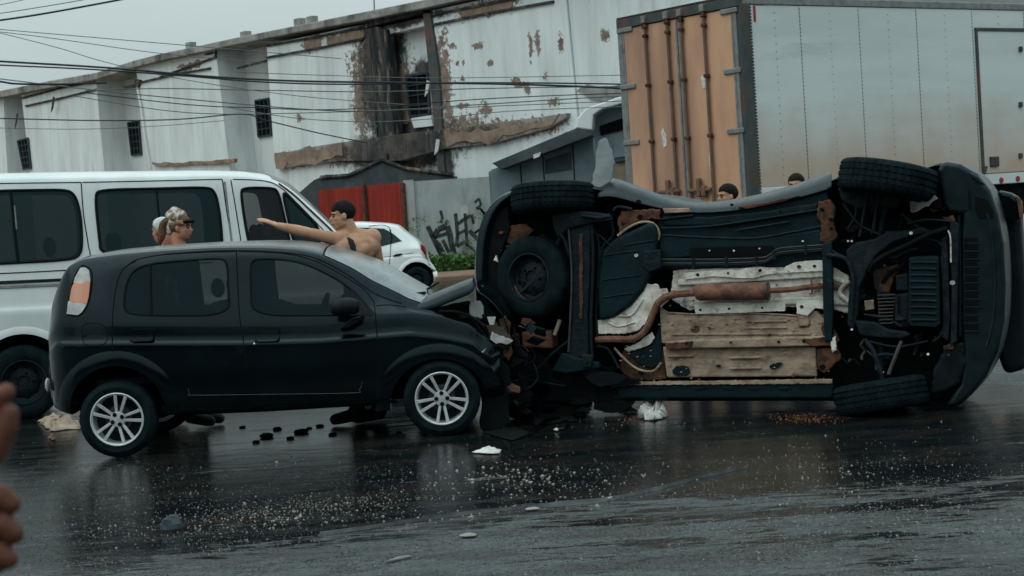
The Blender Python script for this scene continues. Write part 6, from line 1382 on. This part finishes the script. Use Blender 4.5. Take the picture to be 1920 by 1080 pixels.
# blurred hand at the left edge
hb = onground(-60, 1500); hb = Vector((atY(-70, 900, 1.6).x, 1.6, 0))
hd = thing('person', 'hand of someone just outside the left edge, fingers curled, out of focus', 'person', loc=hb)
A = lambda u, v, Y=1.6: atY(u, v, Y)
caps = [(A(-75, 800), A(-80, 1040), .026, .028), (A(-80, 1040), A(-140, 1180), .027, .024), (A(-140, 1180), A(-420, 1900, 1.5), .026, .038),
        (A(-60, 800), A(-14, 752), .0125, .0110), (A(-14, 752), A(12, 735), .0108, .0085),
        (A(-70, 900), A(-12, 850), .0125, .0118), (A(-12, 850), A(12, 800), .0118, .0110), (A(12, 800), A(17, 776), .0110, .0098),
        (A(-70, 940), A(4, 930), .0120, .0112), (A(4, 930), A(20, 944), .0110, .0100), (A(20, 944), A(-20, 962, 1.63), .0095, .0088),
        (A(-72, 985), A(8, 985), .0122, .0116), (A(8, 985), A(25, 1000), .0114, .0104), (A(25, 1000), A(-18, 1018, 1.63), .0098, .009),
        (A(-70, 1030), A(-2, 1034), .0115, .0105), (A(-2, 1034), A(16, 1048), .0105, .0095), (A(16, 1048), A(-20, 1066, 1.63), .009, .008)]
blob(caps, [], 'hand', MT['skinh'], hd, .0016, 5, hb)
# the rest of that person, off the picture
pc = hb + Vector((-.62, .12, 0))
caps = [(A(-420, 1900, 1.5), pc + Vector((.18, -.05, 1.36)), .04, .05)]
c = pc + Vector((0, 0, 1.62)); k, bl, P, M3 = headshape(c, (0, 1, 0)); caps += k + [(pc + Vector((0, 0, 1.42)), pc + Vector((0, 0, .95)), .14, .13), (pc + Vector((-.12, 0, 1.38)), pc + Vector((.12, 0, 1.38)), .07, .07), (pc + Vector((-.2, 0, 1.36)), pc + Vector((-.23, 0, .85)), .05, .03), (c - Vector((0, 0, .1)), pc + Vector((0, 0, 1.4)), .055, .06)]
for sx in (-1, 1): caps += [(pc + Vector((.09 * sx, 0, .95)), pc + Vector((.09 * sx, 0, .5)), .09, .06), (pc + Vector((.09 * sx, 0, .5)), pc + Vector((.09 * sx, 0, .08)), .055, .04), (pc + Vector((.09 * sx, 0, .08)), pc + Vector((.09 * sx, .16, .04)), .04, .03)]
blob(caps, bl, 'body', MT['skinh'], hd, .014, 3, hb); haircap(P, M3, 1.0, hd, hb, MT['hair'])
blob([(pc + Vector((-.12, 0, 1.36)), pc + Vector((.12, 0, 1.36)), .09, .09), (pc + Vector((0, 0, 1.34)), pc + Vector((0, 0, .9)), .16, .15)], [], 'shirt', MT['cloth'], hd, .014, 4, hb)
# ================================================================ DEBRIS ON THE ROAD
def gp(pts, y0z=.0):
    return [onground(u, v) for u, v in pts]
def crumple(name, pts, mat, label, cat, h=.04, seed=0, n=10, tilt=0):
    """a crumpled scrap lying on the road, footprint given by its outline"""
    P = gp(pts); c = sum(P, Vector()) / len(P); b = MB(); m = len(P); P = [(p.x, p.y) for p in P]
    P = jag(P, .006, .04); m = len(P); vs = []; rings = 5
    for k in range(rings + 1):
        s = 1 - k / rings
        for x, y in P:
            q = Vector((c.x + (x - c.x) * s, c.y + (y - c.y) * s, 0)); nn = noise.noise_vector(q * 11 + Vector((seed, 0, 0))); q.x += nn.x * h * .5; q.y += nn.y * h * .5; q.z = .006 + h * (1 - s ** 2) * (.35 + 1.1 * abs(noise.noise(Vector((q.x * 14 + seed, q.y * 14, 1))))) + .012 * abs(noise.noise(q * 40)); vs.append(q - c)
    b.add(vs, [(k * m + i, k * m + (i + 1) % m, (k + 1) * m + (i + 1) % m, (k + 1) * m + i) for k in range(rings) for i in range(m)])
    o = b.build(name, mat, smooth=True, ang=18, solid=.004); o.location = c; return props(o, label, cat)
crumple('paper_scrap', [(884, 850), (905, 843), (918, 839), (940, 846), (938, 852), (912, 853)], MT['paper'], 'flat white plastic scrap lying alone on the road near the front wheel', 'litter', .022, 1)
crumple('plastic_shard', [(914, 764), (932, 764), (936, 755), (944, 762), (955, 769), (946, 770), (935, 768), (918, 768)], MT['paper'], 'pale pointed plastic shard behind the front wheel, upper of two', 'litter', .05, 2)
crumple('plastic_shard', [(915, 779), (930, 775), (941, 777), (938, 782), (920, 782)], MT['paper'], 'pale plastic shard behind the front wheel, lower of two', 'litter', .03, 3)
crumple('bent_scrap', [(1156, 765), (1168, 770), (1180, 768), (1188, 766), (1192, 774), (1180, 777), (1166, 774)], MT['paper'], 'small bent pale scrap left of the crumpled plastic bag', 'litter', .05, 4)
crumple('plastic_bag', [(1204, 788), (1210, 776), (1202, 766), (1216, 762), (1230, 766), (1234, 776), (1250, 780), (1240, 787), (1222, 792)], MT['paper'], 'crumpled grey-white plastic bag under the sill of the overturned car', 'bag', .15, 5)
crumple('cardboard_sheet', [(72, 792), (84, 786), (97, 782), (112, 790), (128, 798), (150, 800), (148, 806), (126, 806), (100, 810)], MT['card'], 'torn beige cardboard sheet on the road behind the hatchback rear wheel', 'cardboard', .10, 6)
crumple('brown_scrap', [(90, 822), (98, 816), (105, 824), (100, 828)], MT['pipe'], 'small brown scrap in front of the cardboard sheet', 'litter', .03, 7)
def rock(u, v, r, mat, label, cat, name='rock', seed=0, sq=.7, group=None):
    c = onground(u, v); b = MB(); b.ball((0, 0, 0), 1, 14); b.v = [Vector((p.x * r * 1.1, p.y * r, p.z * r * sq)) * (1 + .28 * noise.noise(p * 1.7 + Vector((seed, 0, 0))) + .1 * noise.noise(p * 5 + Vector((seed, 2, 0)))) for p in b.v]
    o = b.build(name, mat, smooth=True, ang=22); o.location = c + Vector((0, 0, r * sq * .55)); return props(o, label, cat, group)
rock(322, 996, .060, MT['stone'], 'dark wet stone lying alone on the near left of the road', 'stone', seed=3, sq=.95)
STN = [(565, 812, .05), (500, 820, .05), (520, 806, .035), (600, 800, .03), (545, 823, .03), (748, 812, .02), (580, 804, .022), (480, 830, .028), (455, 802, .025), (624, 816, .03)]
LBL = ['largest flat black lump of debris in the middle of the group under the hatchback', 'wide black lump at the near left of the group under the hatchback', 'small black lump just behind the wide near-left one', 'black lump at the far right of the tight group under the hatchback',
       'black lump lying nearest the viewer, between the two widest ones', 'lone black lump close to the hatchback front wheel', 'tiny black lump directly behind the largest one', 'black lump leftmost in the near row under the hatchback', 'lone black lump farthest left, toward the hatchback rear wheel', 'black lump just in front of the far-right one of the group']
for i, (u, v, r) in enumerate(STN): rock(u, v, r, MT['rubber'], LBL[i], 'debris', 'debris_lump', 10 + i, .45, 'black lumps under the hatchback')
# curved trim pieces in the shade between the two cars
for k, (pts, r) in enumerate((([(992, 820), (1010, 806), (1030, 794), (1050, 790)], .012), ([(1048, 818), (1060, 816), (1068, 808), (1062, 802), (1050, 806)], .010), ([(1100, 768), (1085, 766), (1068, 764)], .008))):
    b = MB(); P = smoothpts([onground(*p) + Vector((0, 0, .03 + .02 * k)) for p in pts], 5); c = P[0].copy(); c.z = 0; b.tube([p - c for p in P], [r * (.6 + .8 * math.sin(PI * i / (len(P) - 1))) for i in range(len(P))], 6); o = b.build('trim_strip', MT['paint'], smooth=True); o.location = c
    props(o, ('long curved black trim strip on the road between the two cars', 'short hooked black trim strip beside the pale pebble', 'small black strip farthest under the overturned car')[k], 'trim')
crumple('pale_pebble', [(1038, 808), (1044, 805), (1049, 808), (1044, 811)], MT['paper'], 'pale pebble between two curved black trim strips', 'pebble', .02, 9)
for k, (pts, h, lab) in enumerate(((([(960, 745), (1000, 730), (1060, 735), (1110, 760), (1080, 790), (1000, 800), (960, 780)]), .12, 'heap of broken black bumper plastic standing in for shadow between the two wrecked cars'), ([(905, 812), (960, 800), (1000, 815), (960, 828)], .02, 'thin black plastic sheet flat on the road ahead of the front wheel'))):
    crumple('wreckage_and_shade', pts, MT['rubber'], lab, 'debris', h, 20 + k)  # heap enlarged as dark fill where the ground between the cars is shaded
crumple('mud_clod', [(860, 1008), (880, 1004), (894, 1005), (890, 1008), (872, 1010)], MT['concrete'], 'flat clod of brown mud on the pale road near the tar joint', 'mud', .02, 30)
crumple('wood_splinter', [(722, 1056), (745, 1050), (772, 1045), (773, 1046.5), (745, 1052.5), (724, 1057.5)], MT['gal'], 'long thin pale splinter near the bottom edge of the road', 'splinter', .01, 31)
crumple('flat_stick', [(984, 957.5), (1008, 955), (1014, 956.5), (1008, 958.5), (988, 959.5)], MT['concrete'], 'flat pale stick lying against the tar joint, left one', 'stick', .012, 32)
crumple('flat_stick', [(1130, 938.5), (1148, 934.5), (1154, 935), (1140, 938.5)], MT['concrete'], 'flat pale stick lying against the tar joint, right one', 'stick', .012, 33)
crumple('orange_crust', [(205, 858), (214, 852), (220, 858)], MT['pipe'], 'tiny orange crust near the rear wheel', 'litter', .01, 35) if False else None
# spilled crumbs of glass, gravel and lamp plastic: uncountable
def crumbs(name, gens, mat, lab, cat, seed):
    b = MB(); rnd = random.Random(seed)
    for (pts, sprd, n, s0, s1) in gens:
        for _ in range(n):
            i = rnd.randrange(len(pts) - 1); t = rnd.random(); u = pts[i][0] + (pts[i + 1][0] - pts[i][0]) * t + rnd.gauss(0, sprd[0]); v = pts[i][1] + (pts[i + 1][1] - pts[i][1]) * t + rnd.gauss(0, sprd[1])
            if v < 700: continue
            c = onground(u, v); s = rnd.uniform(s0, s1) * (1 if rnd.random() > .08 else 1.7); a = rnd.random() * 6.3
            vs = []
            for k in range(3): r = s * rnd.uniform(.6, 1.2); vs.append(c + Vector((r * math.cos(a + k * 2.1), r * math.sin(a + k * 2.1), .001)))
            vs.append(c + Vector((0, 0, s * rnd.uniform(.4, .9)))); b.add(vs, [(0, 1, 3), (1, 2, 3), (2, 0, 3)])
    return props(b.build(name, mat), lab, cat, None, 'stuff')
crumbs('glass_crumbs', [([(420, 968), (600, 950), (780, 930)], (60, 9), 520, .0025, .0065), ([(880, 895), (1000, 912), (1150, 900)], (90, 16), 130, .004, .010), ([(500, 900), (1300, 860)], (200, 30), 220, .002, .006), ([(1450, 860), (1600, 900), (1560, 990)], (90, 36), 330, .0025, .007), ([(1250, 1000), (1500, 1020), (1700, 960)], (160, 30), 420, .0025, .006), ([(100, 900), (400, 960)], (120, 30), 260, .0025, .0055), ([(200, 1020), (1000, 1040)], (250, 30), 160, .002, .004), ([(1720, 860), (1900, 1000)], (60, 50), 160, .003, .007), ([(1150, 790), (1300, 800)], (60, 8), 60, .003, .007), ([(60, 880), (1900, 900)], (60, 60), 900, .0015, .005), ([(300, 1000), (1860, 1000)], (60, 45), 700, .0015, .006), ([(860, 890), (1020, 905)], (60, 14), 60, .008, .014), ([(230, 1000), (700, 960)], (60, 14), 220, .003, .009), ([(760, 980), (1150, 930)], (30, 5), 70, .004, .012)],
       MT['crumb'], 'pale crumbs of broken glass and grit strewn over the wet road', 'glass crumbs', 11)
crumbs('amber_crumbs', [([(1450, 782), (1560, 784)], (22, 5), 260, .003, .008), ([(1180, 786), (1190, 787)], (20, 4), 60, .004, .009), ([(1850, 770), (1890, 800)], (14, 10), 90, .003, .007), ([(430, 968), (480, 960)], (60, 8), 60, .003, .006)], MT['crumbo'], 'orange crumbs of broken lamp lens heaped under the overturned car', 'lens crumbs', 12)

# loose aggregate of the worn asphalt, uncountable
def aggregate(name, n, s0, s1, mat, lab, seed, thr):
    b = MB(); rnd = random.Random(seed); k = 0
    while k < n:
        u = rnd.uniform(-40, 1960); v = 850 + 260 * rnd.random() ** .7; c = onground(u, v)
        if noise.noise(Vector((c.x * .9 + seed, c.y * 2.6, 0))) + .5 * noise.noise(Vector((c.x * 4, c.y * 9, seed))) < thr: k += .25; continue
        k += 1; s = rnd.uniform(s0, s1); a = rnd.random() * 6.3; e = rnd.uniform(.7, 1.5)
        vs = [c + Vector((s * e * math.cos(a + j * 1.57) * rnd.uniform(.7, 1.2), s * math.sin(a + j * 1.57) * rnd.uniform(.7, 1.2), -.001)) for j in range(4)]; vs.append(c + Vector((rnd.uniform(-.3, .3) * s, 0, s * rnd.uniform(.3, .7))))
        b.add(vs, [(0, 1, 4), (1, 2, 4), (2, 3, 4), (3, 0, 4)])
    return props(b.build(name, mat), lab, 'grit', None, 'stuff')
aggregate('pale_grit', 5200, .0025, .0065, M('pale_aggregate', (.12, .135, .137), (.07, .08, .082), 30, .5, spec=.4), 'pale stone grit of the worn asphalt in the foreground', 3, .0)
aggregate('dark_grit', 8000, .003, .009, M('dark_aggregate', (.010, .015, .017), (.02, .025, .027), 30, .6, spec=.2), 'dark stone grit of the worn asphalt in the foreground', 8, -.12)
# ---------------------------------------------------------------- pieces that stand apart become parts of their own
def islands(o):
    me = o.data; n = len(me.vertices); par = list(range(n))
    def find(a):
        while par[a] != a: par[a] = par[par[a]]; a = par[a]
        return a
    for e in me.edges: par[find(e.vertices[0])] = find(e.vertices[1])
    g = {}
    for p in me.polygons: g.setdefault(find(p.vertices[0]), []).append(p)
    if len(g) < 2 or len(g) > 60: return
    first = True
    for polys in list(g.values()):
        idx = sorted({i for p in polys for i in p.vertices}); mp_ = {i: k for k, i in enumerate(idx)}
        nm = bpy.data.meshes.new(me.name); nm.from_pydata([me.vertices[i].co[:] for i in idx], [], [[mp_[i] for i in p.vertices] for p in polys])
        for q in me.materials: nm.materials.append(q)
        nm.polygons.foreach_set('use_smooth', [p.use_smooth for p in polys]); nm.update()
        try:
            if polys[0].use_smooth: nm.set_sharp_from_angle(angle=R(38))
        except Exception: pass
        if first: tgt = o; first = False
        else: tgt = o.copy(); COL.objects.link(tgt)
        tgt.data = nm
SEP = ('drip_edge', 'sill_dimple', 'pressed_ridge', 'tank_rib', 'sump_rib', 'brake_line', 'wiring', 'suspension_rod', 'engine_hose', 'eye', 'eyebrow', 'panel_seam', 'line_clip', 'flange_hole', 'mount_hole', 'bolt_head', 'rail_hole', 'floor_bolt', 'wiper', 'shield_ridge', 'ridge_edge', 'fence_post', 'sprayed_scribble', 'pipe_joint', 'chassis_rail', 'axle', 'top_rail', 'sill_plug', 'rusty_bolt')
for o in [o for o in COL.objects if o.type == 'MESH' and o.name.split('.')[0] in SEP]: islands(o)
for o in COL.objects:
    if o.name.split('.')[0] in ('wheel_bolt', 'bars', 'window_bar') and o.type == 'MESH': o['kind'] = 'stuff'
